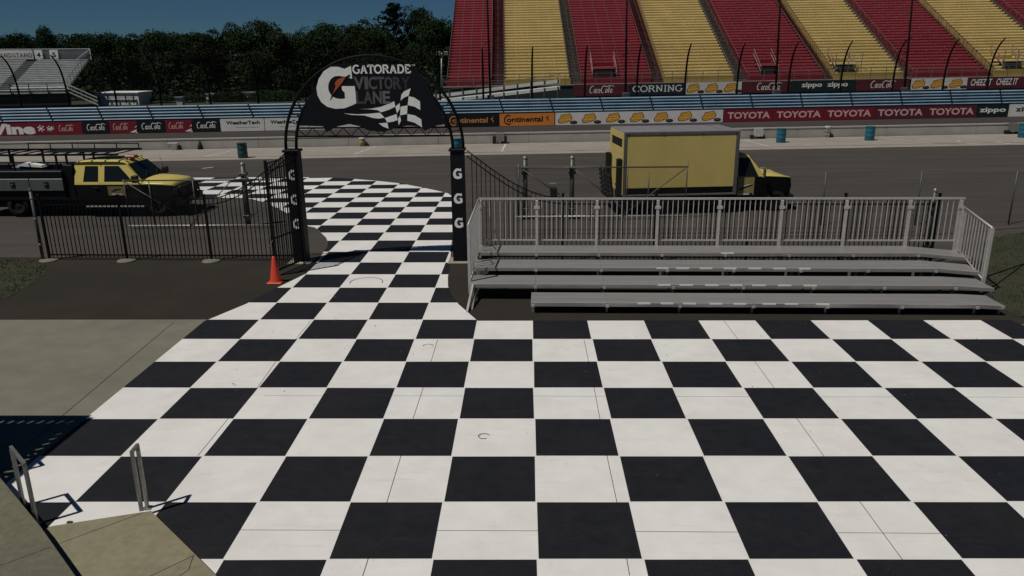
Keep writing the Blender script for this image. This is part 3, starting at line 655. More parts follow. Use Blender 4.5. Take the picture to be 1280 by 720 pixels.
mw = mesh_mat('catch_mesh', (0.05,0.055,0.055), 0.10, 0.09)
mb = MB()
for (r0,h0),(r1,h1) in zip(prof[1:-1], prof[2:]): mb.add([P(-60,r0-0.03,h0),P(62,r0-0.03,h0),P(62,r1-0.03,h1),P(-60,r1-0.03,h1)], [(0,1,2,3)], mw, True)
mb.build('wire_mesh', t)
# tall straight poles
for x0, x1, yb, lb_ in ((609,613.5,122,'tall dark pole in front of the leftmost red seats'),(783.5,782.5,118,'tall dark pole in front of the second red section'),(975.5,971,112,'tall dark pole in front of the third red section'),(1140.5,1132.5,108,'tall dark pole where the third yellow section meets the fourth red one')):
    s, _ = spx(x1, yb, YF+0.5); Pq = FP(YF+0.5); c = Pq(s, 0, 0)
    t2 = thing('fence_pole', lb_, 'pole', c, 'tall poles of the catch fence'); s2, h2 = spx(x0, 0, YF+0.5)
    top = Vector((s2, YF+0.5+MT*s2, h2+0.0092*s2)); top = c+(top-c)*1.35
    mb = MB(); mb.tube([c, c.lerp(top,0.5), top], [0.10,0.085,0.07], M_BLK, 8); mb.build('pole', t2)
    mb = MB(); mb.box(c.x-0.28,c.x+0.28,c.y-0.25,c.y+0.25,c.z,c.z+2.45,M_GREY,0.03); mb.build('footing', t2)
    for f in (0.42, 0.50):
        q = c.lerp(top, f); mb = MB(); mb.bar(q+Vector((-0.35,-0.05,-0.12)), q+Vector((0.22,-0.05,0.08)), 0.05, 0.05, M_BLK); mb.build('bracket', t2)

# ------------------------------------------------------------------ main grandstand
YS = 80.0; P = FP(YS); RUN, RISE, H0 = 0.62, 0.296, 3.40
g = thing('grandstand', 'large sloping grandstand with alternating red and yellow bench sections', 'grandstand', (0,YS,0))
def ssp(px, py): return spx(px, py, YS)[0]
bd = [(ssp(559,100),ssp(614,100)),(ssp(631,100),ssp(712,100)),(ssp(727,92),ssp(814,88)),(ssp(831,92),ssp(918,86)),(ssp(935,87),ssp(1029,88)),(ssp(1044,88),ssp(1130,82))]
bd += [(ssp(1143,81),ssp(1234,81)), (ssp(1245,83),ssp(1245,83)+7.6), (ssp(1245,83)+8.9,ssp(1245,83)+16.4)]
NR = 46
portal = {2:(741,771,5), 4:(951,973,5), 5:(1046,1072,5), 7:(1255,1282,5)}
for i, (a, b) in enumerate(bd):
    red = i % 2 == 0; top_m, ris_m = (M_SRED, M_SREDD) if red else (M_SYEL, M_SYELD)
    # stepped deck
    mb = MB(); vs = []; 
    for k in range(NR+1):
        vs += [P(a, k*RUN, H0-0.62+k*RISE), P(b, k*RUN, H0-0.62+k*RISE), P(a, k*RUN, H0-0.62+(k+1)*RISE), P(b, k*RUN, H0-0.62+(k+1)*RISE)]
    fs = []
    for k in range(NR+1):
        fs.append((4*k,4*k+1,4*k+3,4*k+2))
        if k < NR: fs.append((4*k+2,4*k+3,4*k+5,4*k+4))
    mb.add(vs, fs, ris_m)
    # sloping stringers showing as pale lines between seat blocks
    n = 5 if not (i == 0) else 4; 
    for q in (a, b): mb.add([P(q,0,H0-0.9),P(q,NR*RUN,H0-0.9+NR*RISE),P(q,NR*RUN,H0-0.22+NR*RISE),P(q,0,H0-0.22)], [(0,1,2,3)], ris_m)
    sec = mb.build('seating_section', g)
    pp = portal.get(i); sa = sb = None; pk = 0
    if pp: sa, sb, pk = ssp(pp[0],100), ssp(pp[1],100), pp[2]
    stuff = MB(); 
    for k in range(NR):
        segs = [(a+0.02, b-0.02)]
        if pp and k < pk: segs = [(a+0.02, sa), (sb, b-0.02)]
        tgt = MB() if k < 33 else stuff
        for (q0, q1) in segs:
            for nn, (r0, r1, z0, z1) in enumerate(((0.02,0.30,-0.135,0.0),)):
                z = H0+k*RISE; r = k*RUN; dz = random.uniform(-0.006,0.006)
                vs = [P(q0,r+r0,z+z0+dz),P(q1,r+r0,z+z0),P(q1,r+r1,z+z0),P(q0,r+r1,z+z0+dz),P(q0,r+r0,z+z1+dz),P(q1,r+r0,z+z1),P(q1,r+r1,z+z1),P(q0,r+r1,z+z1+dz)]
                tgt.add(vs, [(0,3,2,1),(4,5,6,7),(0,1,5,4),(1,2,6,5),(2,3,7,6),(3,0,4,7)], top_m)
                # front fascia of the plank and its pale joint brackets
                pass
            for j in range(1, n):
                q = a+(b-a)*j/n + (0 if i < 3 else (0.35 if k % 2 else -0.35)*min(1, max(0,(i-2)*0.4)))
                if q0 < q < q1:
                    zz = H0+k*RISE; w_ = 0.035
                    tgt.add([P(q-w_,k*RUN-0.0,zz-0.20),P(q+w_,k*RUN-0.0,zz-0.20),P(q+w_,k*RUN-0.0,zz+0.015),P(q-w_,k*RUN-0.0,zz+0.015),P(q+w_,k*RUN+0.3,zz+0.012),P(q-w_,k*RUN+0.3,zz+0.012)], [(0,1,2,3),(3,2,4,5)], M_BRKT if red else M_SYEL)
        if k < 33: tgt.build('bench', sec)
    stuff.build('upper_benches', sec)
    # handrail ends and side stringers
    for q in (a-0.03, b+0.03):
        mb = MB(); mb.bar(P(q,0,H0+0.05), P(q,NR*RUN,H0+0.05+NR*RISE), 0.04, 0.05, M_HRAIL); mb.build('edge_rail', sec)
    if pp:
        mb = MB(); zt = H0+pk*RISE
        F = face(YS)
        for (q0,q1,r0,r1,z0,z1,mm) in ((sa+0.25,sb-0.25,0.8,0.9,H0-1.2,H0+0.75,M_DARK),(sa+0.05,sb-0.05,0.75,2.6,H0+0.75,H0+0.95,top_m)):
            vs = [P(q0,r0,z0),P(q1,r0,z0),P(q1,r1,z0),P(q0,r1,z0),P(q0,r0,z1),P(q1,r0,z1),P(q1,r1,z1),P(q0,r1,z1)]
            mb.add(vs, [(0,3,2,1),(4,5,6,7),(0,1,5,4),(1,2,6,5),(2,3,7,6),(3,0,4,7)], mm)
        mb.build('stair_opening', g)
        for q in (sa, sb):
            mb = MB(); mb.bar(P(q,0.2,H0+0.2), P(q,3.0,H0+1.9), 0.06, 0.09, M_BRKT); mb.bar(P(q,0.2,H0+0.65), P(q,3.0,H0+2.4), 0.05, 0.05, M_BRKT)
            for f in (0, 0.5, 1): mb.bar(P(q,0.2+2.8*f,H0-0.1+1.7*f), P(q,0.2+2.8*f,H0+0.65+1.75*f), 0.04, 0.04, M_GALV)
            mb.build('opening_rail', g)
        if i in (5,7):
            mb = MB()
            for q in (sa-0.25, (sa+sb)/2, sb+0.25): mb.bar(P(q,0.1,H0-0.3), P(q,0.1,H0+1.9), 0.05, 0.05, M_GALV)
            for z in (0.5, 1.0): mb.bar(P(sa-0.25,0.1,H0+z), P(sb+0.25,0.1,H0+z), 0.05, 0.05, M_GALV)
            mb.build('guard_rail', g)
# aisles
for i in range(len(bd)-1):
    a, b = bd[i][1]+0.06, bd[i+1][0]-0.06; light = i % 2 == 1
    m1 = M_STEP if light else M_SREDD; mb = MB()
    for k in range(NR*2):
        r = k*RUN/2; z = H0-0.52+k*RISE/2
        vs = [P(a,r,z-0.02),P(b,r,z-0.02),P(b,r+0.17,z-0.02),P(a,r+0.17,z-0.02),P(a,r,z+0.03),P(b,r,z+0.03),P(b,r+0.17,z+0.03),P(a,r+0.17,z+0.03)]
        mb.add(vs, [(0,3,2,1),(4,5,6,7),(0,1,5,4),(1,2,6,5),(2,3,7,6),(3,0,4,7)], m1)
    al = mb.build('aisle_steps', g)
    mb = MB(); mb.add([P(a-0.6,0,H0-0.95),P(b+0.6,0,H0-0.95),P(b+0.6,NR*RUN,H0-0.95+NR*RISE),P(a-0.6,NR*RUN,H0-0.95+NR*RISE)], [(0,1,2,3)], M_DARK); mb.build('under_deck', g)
    c = (a+b)/2
    for k in range(0, NR, 3):
        mb = MB(); z = lambda kk: H0-0.5+kk*RISE
        p = [P(c,k*RUN,z(k)), P(c,k*RUN,z(k)+0.85), P(c,(k+2)*RUN,z(k+2)+0.85), P(c,(k+2)*RUN,z(k+2))]
        mb.tube(p, 0.028, M_HRAIL, 4); mb.build('aisle_handrail', g)
# front walkway, fascia, supports, railing
sL, sR = bd[0][0]-0.3, bd[-1][1]
F = face(YS-1.4)
mb = MB(); mb.prism([(0,H0-0.75),(0,H0-0.65),(1.4,H0-0.65),(1.4,H0-0.75)], lambda u,v,w: FP(YS-1.4)(sL+(sR-sL)*w, u, v), 1.0, M_STEP); mb.build('front_walkway', g)
mb = MB(); Pb = FP(YS-1.3); mb.prism([(0,0),(0,H0-0.8),(0.1,H0-0.8),(0.1,0)], lambda u,v,w: Pb(sL+(sR-sL)*w, u, v), 1.0, M_GREENW); mb.build('dark_skirt', g)
for i, (a, b) in enumerate(bd):          # coloured boards under the first benches
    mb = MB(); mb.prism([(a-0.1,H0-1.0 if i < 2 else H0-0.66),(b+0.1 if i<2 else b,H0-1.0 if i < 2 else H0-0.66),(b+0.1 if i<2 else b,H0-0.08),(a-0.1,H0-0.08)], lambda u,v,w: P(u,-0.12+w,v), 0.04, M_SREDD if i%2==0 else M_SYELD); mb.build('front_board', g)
s = sL
while s < sR:
    mb = MB(); q = FP(YS-1.35); mb.bar(q(s,0,H0-0.7), q(s,0,H0+0.38), 0.05, 0.05, M_GALV); mb.build('rail_post', g); s += 1.5
for z in (H0+0.38, H0-0.15):
    mb = MB(); q = FP(YS-1.35); mb.bar(q(sL,0,z), q(sR,0,z), 0.045, 0.045, M_GALV); mb.build('front_rail', g)
# side face of the stand
mb = MB(); a = bd[0][0]-0.06
mb.add([P(a,0,0),P(a,0,H0),P(a,NR*RUN,H0+NR*RISE),P(a,NR*RUN,0)], [(0,1,2,3)], M_GREENW); mb.build('side_wall', g)
# banners on the fascia
YB = YS-1.5
def fb(x0, x1, m, label, draw=None): return banner(x0, x1, m, label, draw, yy=110, v0=1.62, v1=2.72, Yb=YB, group='banners on the grandstand front')
fb(716.5, 786, M_MAROON, 'maroon script banner on the grandstand, left of the CORNING banner', d_cola(M_WHT, 0.27, 0.74, 0.24, 0.88, 0.07))
def d_corn(mb, F, s0, s1, v0, v1, w): serif(mb, 'CORNING', F, s0+(s1-s0)*0.06, s0+(s1-s0)*0.96, v0+0.30, 0.62, w, M_WHT, 0.13)
fb(786.5, 856, M_NAVY, 'navy CORNING banner with white serif lettering on the grandstand', d_corn)
fb(857, 927, M_WBAN, 'white banner with three golden rolls on the grandstand, right of the CORNING banner', 3)
fb(927.5, 988, M_MAROON, 'maroon script banner on the grandstand between golden rolls and zippo', d_cola(M_WHT, 0.28, 0.82, 0.24, 0.88, 0.07))
def d_zip(mb, F, s0, s1, v0, v1, w):
    L = s1-s0; text(mb, 'zippo', F, s0+L*0.16, s0+L*0.48, v0+0.50, 0.46, w, M_WHT, 0.03); text(mb, 'zippo', F, s0+L*0.56, s0+L*0.88, v0+0.50, 0.46, w, M_WHT, 0.03)
fb(988.5, 1069, M_GRNB, 'dark banner reading zippo twice on the grandstand', d_zip)
fb(1069.5, 1136, M_MAROON, 'maroon script banner on the grandstand right of the double zippo banner', d_cola(M_WHT, 0.25, 0.74, 0.24, 0.88, 0.07))
fb(1138, 1208, M_WBAN, 'white banner with three golden rolls on the grandstand, left of CHEEZ IT', 3)
def d_chz(mb, F, s0, s1, v0, v1, w):
    L = s1-s0; text(mb, 'CHEEZ IT', F, s0+L*0.05, s0+L*0.40, v0+0.34, 0.62, w, M_WHT, 0.02, 0.1); text(mb, 'CHEEZ IT', F, s0+L*0.48, s0+L*0.84, v0+0.36, 0.62, w, M_WHT, 0.02, 0.1)
fb(1208.5, 1282, M_MAROON, 'maroon banner reading CHEEZ IT twice at the right end of the grandstand', d_chz)
fb(1283, 1350, M_GRNB, 'dark plain banner at the far right end of the grandstand')
# ramp up to the stand
YQ = 75.0; F = face(YQ)
t = thing('access_ramp', 'pale sloping ramp with railings rising to the grandstand right of the arch', 'ramp', (0,YQ,0))
pt = lambda x, y: spx(x, y, YQ)
for (p0, p1, wd, nm) in (((540,121),(700,101),0.30,'upper_band'),((548,127),(700,110),0.28,'lower_band')):
    a, b = pt(*p0), pt(*p1); mb = MB(); mb.prism([(a[0],a[1]-wd/2),(b[0],b[1]-wd/2),(b[0],b[1]+wd/2),(a[0],a[1]+wd/2)], lambda u,v,w: F(u,v,-w), 0.08 if nm == 'upper_band' else 1.6, M_SWHT); mb.build(nm, t)
for i in range(10):
    x = 544+i*17; y0 = 121-(x-540)*0.125; a = pt(x, y0-6); mb = MB(); mb.bar(F(a[0],a[1],0.06), F(a[0],0.1,0.06), 0.06, 0.06, M_GALV); mb.build('post', t)
a, b = pt(544,114), pt(700,93); mb = MB(); mb.bar(F(*a,0.06), F(*b,0.06), 0.05, 0.05, M_GALV); mb.build('handrail', t)

# ------------------------------------------------------------------ white grandstand at the left
d = ray(318,-208); dn = Vector((d.x,d.y,0)); sl = d.z/dn.length; dn.normalize(); du = Vector((-dn.y, dn.x, 0))   # du points left
c0 = atY(85,108,98.0); zb = c0.z; NRW = 16
_d = ray(111,72); _A = Matrix(((_d.x,-dn.x),(_d.y,-dn.y))).inverted() @ Vector((c0.x,c0.y)); RW = _A[1]/NRW; RS = (CAM_H+_d.z*_A[0]-zb)/NRW
WP = lambda u, r, h: Vector((c0.x,c0.y,0)) + du*u + dn*r + Vector((0,0,h))
g2 = thing('white_grandstand', 'pale aluminium grandstand numbered 4 and 5 at the left edge', 'grandstand', (c0.x,c0.y,-0.3))
LW = 26.0
aw = (6.3, 7.6)
for k in range(NRW):
    for (a, b) in ((0,aw[0]),(aw[1],15.0),(16.2,LW)):
        mb = MB(); z = zb+k*RS; r = k*RW
        for (r0,r1,z0,z1,mm) in ((0,0.30,-0.13,0.0,M_SWHT),):
            vs = [WP(a,r+r0,z+z0),WP(b,r+r0,z+z0),WP(b,r+r1,z+z0),WP(a,r+r1,z+z0),WP(a,r+r0,z+z1),WP(b,r+r0,z+z1),WP(b,r+r1,z+z1),WP(a,r+r1,z+z1)]
            mb.add(vs, [(0,1,2,3),(7,6,5,4),(4,5,1,0),(5,6,2,1),(6,7,3,2),(7,4,0,3)], mm)
        mb.build('bench', g2)
    mb = MB(); r = k*RW; z = zb+k*RS-0.17
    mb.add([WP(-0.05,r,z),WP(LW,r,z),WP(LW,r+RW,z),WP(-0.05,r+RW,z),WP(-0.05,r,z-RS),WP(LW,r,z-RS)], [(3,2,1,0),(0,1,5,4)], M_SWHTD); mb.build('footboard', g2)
    for q in (0.4,1.6): 
        if k%2 == 0: mb = MB(); mb.bar(WP(q*0,r,zb+k*RS-0.2), WP(q*0,r,zb+k*RS+0.9), 0.05,0.05,M_GALV); mb.build('side_post', g2); break
mb = MB(); mb.bar(WP(0,0,zb+0.9), WP(0,NRW*RW,zb+0.9+NRW*RS), 0.05, 0.05, M_GALV); mb.build('side_rail', g2)
top = zb+NRW*RS; rb = NRW*RW
mb = MB(); mb.prism([(-0.3,top-0.25),(LW,top-0.25),(LW,top+1.15),(-0.3,top+1.15)], lambda u,v,w: WP(u, rb+w, v), 0.06, M_GREY); mb.build('back_screen', g2)
mb = MB(); mb.bar(WP(-0.3,rb,top+1.18), WP(LW,rb,top+1.18), 0.07,0.07,M_SWHT); mb.bar(WP(-0.3,rb-0.1,top+1.15), WP(1.6,rb-0.1,top-0.25),0.06,0.06,M_SWHT); mb.bar(WP(-0.3,rb-0.1,top+1.15), WP(-0.3,rb-0.1,top-0.3),0.06,0.06,M_SWHT); mb.build('screen_frame', g2)
FW = lambda u, v, w: WP(u, rb-0.03-w, v)
def su(px):       # screen px at the screen plane -> u
    dd = ray(px,66); A_ = WP(0,rb,0); tt = (A_.x*dn.x+A_.y*dn.y)/(dd.x*dn.x+dd.y*dn.y); q = Vector((dd.x*tt-A_.x, dd.y*tt-A_.y)); return q.x*du.x+q.y*du.y
GS = lambda u, v, w: FW(-u, v, w)
mb = MB(); u0, u1 = su(41), su(-90); mb.prism([(-u1,top-0.15),(-u0,top-0.15),(-u0,top+1.05),(-u1,top+1.05)], lambda u,v,w: GS(u,v,0.05-w), 0.04, M_WBAN); sg = mb.build('sign_board', g2)
mb = MB(); serif(mb, 'GRANDSTAND', GS, -su(-12), -su(40.0), top+0.12, 0.52, 0.055, M_GREENW, 0.14); mb.build('lettering', sg)
for (x0, x1, ch) in ((43,53,'4'),(62,72.5,'5')):
    a, b = -su(x0), -su(x1); mb = MB(); mb.prism([(a,top-0.10),((a+b)/2,top-0.22),(b,top-0.10),(b,top+1.05),(a,top+1.05)], lambda u,v,w: GS(u,v,0.08-w), 0.04, M_WHT); o = mb.build('number_board', g2)
    mb = MB(); text(mb, ch, GS, a+(b-a)*0.28, a+(b-a)*0.74, top+0.12, 0.62, 0.085, M_BLKB, 0.03); mb.build('numeral', o)
mb = MB(); mb.prism([(0,0),(LW,0),(LW,zb-0.4),(0,zb-0.4)], lambda u,v,w: WP(u,0.3+w,v-0.4*0), 0.1, M_GREENW); mb.build('dark_underside', g2)
for q in range(0, 26, 2):
    mb = MB(); mb.bar(WP(q,-1.2,zb-1.3), WP(q,-1.2,zb+0.5), 0.07,0.07,M_BLK); mb.build('front_post', g2)
for z in (0.45,-0.2):
    mb = MB(); mb.bar(WP(0,-1.2,zb+z), WP(LW,-1.2,zb+z), 0.05,0.05,M_BLK); mb.build('front_rail', g2)
mb = MB(); mb.prism([(0,zb-0.75),(LW,zb-0.75),(LW,zb-0.35),(0,zb-0.35)], lambda u,v,w: WP(u,-1.15+w,v), 1.1, M_SWHT); mb.build('front_platform', g2)
for z in (0,0.45,0.9):
    mb = MB(); mb.bar(WP(0,-0.6,zb-0.6+z), WP(-3.2,-0.6,zb-2.3+z), 0.07,0.12,M_SWHT); mb.build('stair_rail', g2)
for k in range(6):
    mb = MB(); mb.bar(WP(-0.5*k,-0.6,zb-0.75-0.27*k), WP(-0.5*k,-0.6,zb+0.2-0.27*k), 0.05,0.05,M_GALV); mb.build('stair_post', g2)

# odds and ends far behind the guardrail
def box_thing(px0, px1, py0, py1, Y, depth, m, name, label, cat, group=None, roof=None):
    a = atY(px0,py1,Y); b = atY(px1,py0,Y); t = thing(name, label, cat, (a.x,Y,-0.5), group); z0 = -0.5
    mb = MB(); mb.box(a.x,b.x,Y,Y+depth,z0,b.z-0.15,m); mb.build('body', t)
    mb = MB(); mb.box(a.x-0.15,b.x+0.15,Y-0.15,Y+depth+0.15,b.z-0.148,b.z,roof or M_GREY,0.03); mb.build('roof', t)
    return t, a, b
t, a, b = box_thing(121,172,115,130,108,4,M_SWHT,'tent_shed','low pale shed with dark posts in front, between the white grandstand and the trees','shed', roof=M_SWHT)
for q in (0.1,0.3,0.5,0.72,0.9):
    mb = MB(); x = a.x+(b.x-a.x)*q; mb.box(x-0.06,x+0.06,107.7,107.82,-0.3,b.z-0.4,M_BLK); mb.build('post', t)
mb = MB(); mb.box(a.x+0.4,b.x-0.4,107.8,107.9,0.4,0.5,M_GREY); mb.build('counter', t)
box_thing(258,267,117,124,112,2,M_SWHT,'ticket_booth','small white booth left of the round bushes under the trees','booth')
box_thing(305,319,115,123,112,2,M_SWHT,'ticket_booth','small white booth right of the round bushes under the trees','booth')
t, a, b = box_thing(221,227,121,130,90,0.6,M_BIN,'utility_post','short white post standing just above the blue guardrail','post')
# light mast left of the stand
p = atY(551,110,90); t = thing('light_mast', 'thin grey light mast standing left of the red seats in front of the trees', 'mast', (p.x,90,0))
q = atY(552,66,90); mb = MB(); mb.tube([(p.x,90,0),(q.x,90,q.z)], 0.09, M_GALV, 6); mb.build('mast', t)
for e in (-0.35, 0.5):
    mb = MB(); mb.box(q.x+e-0.22,q.x+e+0.22,89.8,90.1,q.z-0.3,q.z+0.15,M_GALV,0.04); mb.build('lamp_head', t)
mb = MB(); mb.bar((q.x-0.4,90,q.z), (q.x+0.6,90,q.z), 0.05,0.05,M_GALV); mb.build('cross_arm', t)

# ------------------------------------------------------------------ trees
def crown_mesh(seed, kind, leaf):
    R_ = random.Random(seed); mb = MB(); Q = []
    def leafq(c, n, sz):
        a = Vector((R_.gauss(0,1),R_.gauss(0,1),R_.gauss(0,1)+0.4)).normalized(); n = (n*0.6+a).normalized(); sx, uz = frame(n, Vector((0,0,1)))
        th = R_.uniform(0,PI); sx, uz = sx*math.cos(th)+uz*math.sin(th), uz*math.cos(th)-sx*math.sin(th)
        s1 = sz*R_.uniform(0.6,1.3); s2 = s1*R_.uniform(0.45,0.8)
        Q.append((c-sx*s1, c+uz*s2, c+sx*s1, c-uz*s2))
    if kind == 'broad':
        blobs = []
        for i in range(20):
            z = R_.uniform(0.16,0.97); rad = 0.50*math.sin(PI*min(1,(z*0.86+0.13)))**0.7; a = R_.uniform(0,2*PI); q = rad*R_.uniform(0.25,0.85)
            blobs.append((Vector((q*math.cos(a), q*math.sin(a), z)), R_.uniform(0.12,0.22)))
        for c, r in blobs:
            for _ in range(420):
                dr = Vector((R_.gauss(0,1),R_.gauss(0,1),R_.gauss(0,1))).normalized(); rr = r*(R_.uniform(0.55,1.0)**0.5)*R_.uniform(0.8,1.15)
                leafq(c+Vector((dr.x*rr,dr.y*rr,dr.z*rr*0.8)), dr, 0.017)
    elif kind == 'spruce':
        for k in range(24):
            z = 0.22+0.76*k/24; L = (0.40*(1-z)**0.75+0.03)*R_.uniform(0.6,1.15)
            for j in range(R_.randint(4,6)):
                a = R_.uniform(0,2*PI); ln = L*R_.uniform(0.6,1.2); dr = Vector((math.cos(a),math.sin(a),R_.uniform(-0.05,0.45)))
                for _ in range(34):
                    t_ = R_.uniform(0.12,1.0); p = Vector((0,0,z))+dr*ln*t_+Vector((R_.gauss(0,0.012),R_.gauss(0,0.012),R_.gauss(0,0.010)))
                    leafq(p, Vector((0,0,1)), 0.015)
    else:
        for _ in range(2600):
            dr = Vector((R_.gauss(0,1),R_.gauss(0,1),abs(R_.gauss(0,1)))).normalized(); rr = R_.uniform(0.7,1.05)
            leafq(Vector((dr.x*0.5*rr,dr.y*0.5*rr,0.1+dr.z*0.85*rr)), dr, 0.045)
    for q in Q: mb.add(q, [(0,1,2,3)], leaf)
    return mb
def trunk_mb(kind, seed):
    R_ = random.Random(seed); mb = MB(); 
    mb.tube([(0,0,-0.1),(0.01,0,0.3),(-0.01,0.01,0.6),(0,0,0.95 if kind=='spruce' else 0.8)], [0.022,0.017,0.011,0.003], M_BARK, 7)
    for k in range(7):
        a = R_.uniform(0,2*PI); z = R_.uniform(0.3,0.6); mb.tube([(0,0,z),(0.12*math.cos(a),0.12*math.sin(a),z+0.12),(0.26*math.cos(a),0.26*math.sin(a),z+0.24)], [0.009,0.006,0.002], M_BARK, 5)
    return mb
protos = {}
for key, kind, leaf, seed in (('a','broad',M_LEAF,1),('b','broad',M_LEAF,2),('c','broad',M_LEAF3,3),('d','broad',M_LEAF,4),('s','spruce',M_LEAF2,5),('u','bush',M_LEAF,6)):
    c = crown_mesh(seed, kind, leaf); protos[key] = [c, trunk_mb(kind, seed), None, None]
def tree(key, px, ptop, Y, width, label, name='tree', cat='tree', group='trees in the belt behind the track', squash=1.0, base=-0.2):
    top = atY(px, ptop, Y); h = top.z-base; t = thing(name, label, cat, (top.x, Y, base), group)
    t.scale = (width, width, h); t.rotation_euler = (0,0,random.uniform(0,6.28))
    pr = protos[key]
    for i, nm in ((0,'crown'),(1,'trunk')):
        if nm == 'trunk' and key == 'u': continue
        if pr[2+i] is None: o = pr[i].build(nm, t, origin=(0,0,0)); pr[2+i] = o
        else: place_copy(nm, pr[2+i], t, (0,0,0))
front = [(-12,40,'a'),(20,46,'b'),(52,36,'d'),(95,48,'a'),(130,46,'b'),(163,46,'c'),(190,41,'d'),(216,46,'a'),(240,45,'b'),(262,41,'c'),(286,35,'a'),(305,41,'d'),(327,31,'b'),(350,40,'c'),(372,46,'a'),(390,38,'d'),(407,34,'b'),(428,38,'a'),(452,29,'c'),(470,40,'b'),(518,13,'d'),(534,26,'a'),(548,29,'b'),(566,36,'d'),(590,40,'a')]
desc = {'a':'round-topped dark green tree','b':'bushy dark green tree','c':'brownish green tree','d':'tall narrow-topped green tree'}
near = lambda px: ('above the white grandstand at the left edge' if px < 60 else 'just right of the white grandstand' if px < 120 else 'behind the pale shed' if px < 175 else 'left of the round bushes' if px < 262 else 'right above the round bushes' if px < 300 else 'left of the black arch' if px < 380 else 'behind the G of the arch sign' if px < 440 else 'behind the right half of the arch sign' if px < 480 else 'between the tall conifer and the red seats')
cnt = {}
for px, pt_, k in front: cnt.setdefault((k, near(px)), []).append(px)
for i, (px, pt_, k) in enumerate(front):
    L_ = cnt[(k, near(px))]; ordi = '' if len(L_) == 1 else (', the left one of two' if px == L_[0] else ', the right one')
    tree(k, px, pt_, 126+random.uniform(-6,10), 8.5 if px != 52 else 5.0, desc[k]+' '+near(px)+ordi.replace(', the left one of two',', left of two').replace(', the right one',', right of two'))
tree('s', 490, 1, 134, 17, 'tallest tree, a ragged dark conifer rising above the arch sign', 'conifer', 'conifer', 'trees in the belt behind the track')
def second(px): return 'left end of the belt' if px < 0 else 'white grandstand sign' if px < 60 else 'right end of the white grandstand' if px < 120 else 'pale shed' if px < 180 else 'first white booth' if px < 270 else 'round bushes' if px < 330 else 'left arch tubes' if px < 390 else 'large G of the sign' if px < 440 else 'sign lettering' if px < 500 else 'light mast' if px < 560 else 'red seats'
c2 = {}
for px in range(-30, 620, 27): c2.setdefault(second(px), []).append(px)
def ord2(px):
    q = c2[second(px)]; return '' if len(q) == 1 else (', leftmost one' if px == q[0] else ', rightmost one' if px == q[-1] else ', second from left' if px == q[1] else ', third from left')
for i, px in enumerate(range(-30, 620, 27)):
    tree('abcd'[i%4], px, 48+random.uniform(-3,6), 150+random.uniform(-6,8), 12, 'dark tree in the second row, behind the '+second(px)+ord2(px), group='trees of the second row of the belt')
for i, (px, pt_, w, nm) in enumerate(((274,115,3.6,'leftmost round pale green bush under the trees beside the white booth'),(288,114,3.4,'middle round pale green bush between the two white booths'),(301,112,3.8,'rightmost round pale green bush left of the second white booth'),(330,112,5,'low green bush right of the second white booth'),(352,112,5,'low green bush showing beside the left arch tubes'),(240,117,4,'low dark bush left of the first white booth'),(200,118,4,'low dark bush right of the pale shed'))):
    tree('u', px, pt_, 113, w, nm, 'bush', 'bush', 'bushes under the trees', base=-0.4)
# shaded undergrowth closing the foot of the belt
mb = MB(); R_ = random.Random(9)
for _ in range(16000):
    x = R_.uniform(-110, 12); y = 121+R_.uniform(0,14); z = R_.uniform(-0.6,5.0)*R_.uniform(0.4,1); n = Vector((R_.gauss(0,1),-abs(R_.gauss(0,1)),R_.gauss(0,1))).normalized(); sx, uz = frame(n); s_ = R_.uniform(0.18,0.5); c = Vector((x,y,z))
    mb.add([c-sx*s_, c+uz*s_*0.6, c+sx*s_, c-uz*s_*0.6], [(0,1,2,3)], M_LEAF)
o = mb.build('undergrowth', kind='stuff'); tag(o, 'dense dark undergrowth at the foot of the tree belt', 'undergrowth')

# ------------------------------------------------------------------ black picket fence with scooped ends
FY = lambda x: 21.253-0.028*x
PICK = None
def picket(mbk, x, h, parent, nm='picket', r=0.011, yo=0.0, z0=0.10):
    y = FY(x)+yo; mb = MB(); mb.box(x-r,x+r,y-r,y+r,z0,h,M_BLK); return mb.build(nm, parent)
_pk = {}
def pick(x, y, z0, h, parent, nm='picket', r=0.010):
    key = (round(h-z0,2), r)
    org = ORG[parent.name]
    if key in _pk: o = place_copy(nm, _pk[key], parent, (x-org.x, y-org.y, z0-org.z))
    else:
        mb = MB(); mb.box(-r,r,-r,r,0,h-z0,M_BLK); o = mb.build(nm, parent, origin=(0,0,0)); o.location = (x-org.x, y-org.y, z0-org.z); _pk[key] = o
    return o
def scoop(t, x0, h0, x1, h1, drop=0.16):
    """two parallel top rails curving from height h0 at x0 up to h1 at x1"""
    pts = []
    for i in range(13):
        f = i/12; x = x0+(x1-x0)*f; hz = h0+(h1-h0)*(1-math.cos(f*PI/2))**1.0 if True else 0
        pts.append((x, hz))
    for dz in (0, -drop):
        mb = MB(); mb.tube([(x, FY(x), z+dz*(1+0.3*0)) for x, z in pts], 0.017, M_BLK, 5); mb.build('curved_rail', t)
    n = int(abs(x1-x0)/0.125)
    for k in range(1, n):
        f = k/n; x = x0+(x1-x0)*f; hz = h0+(h1-h0)*(1-math.cos(f*PI/2)); pick(x, FY(x), 0.08, round(hz,2), t)
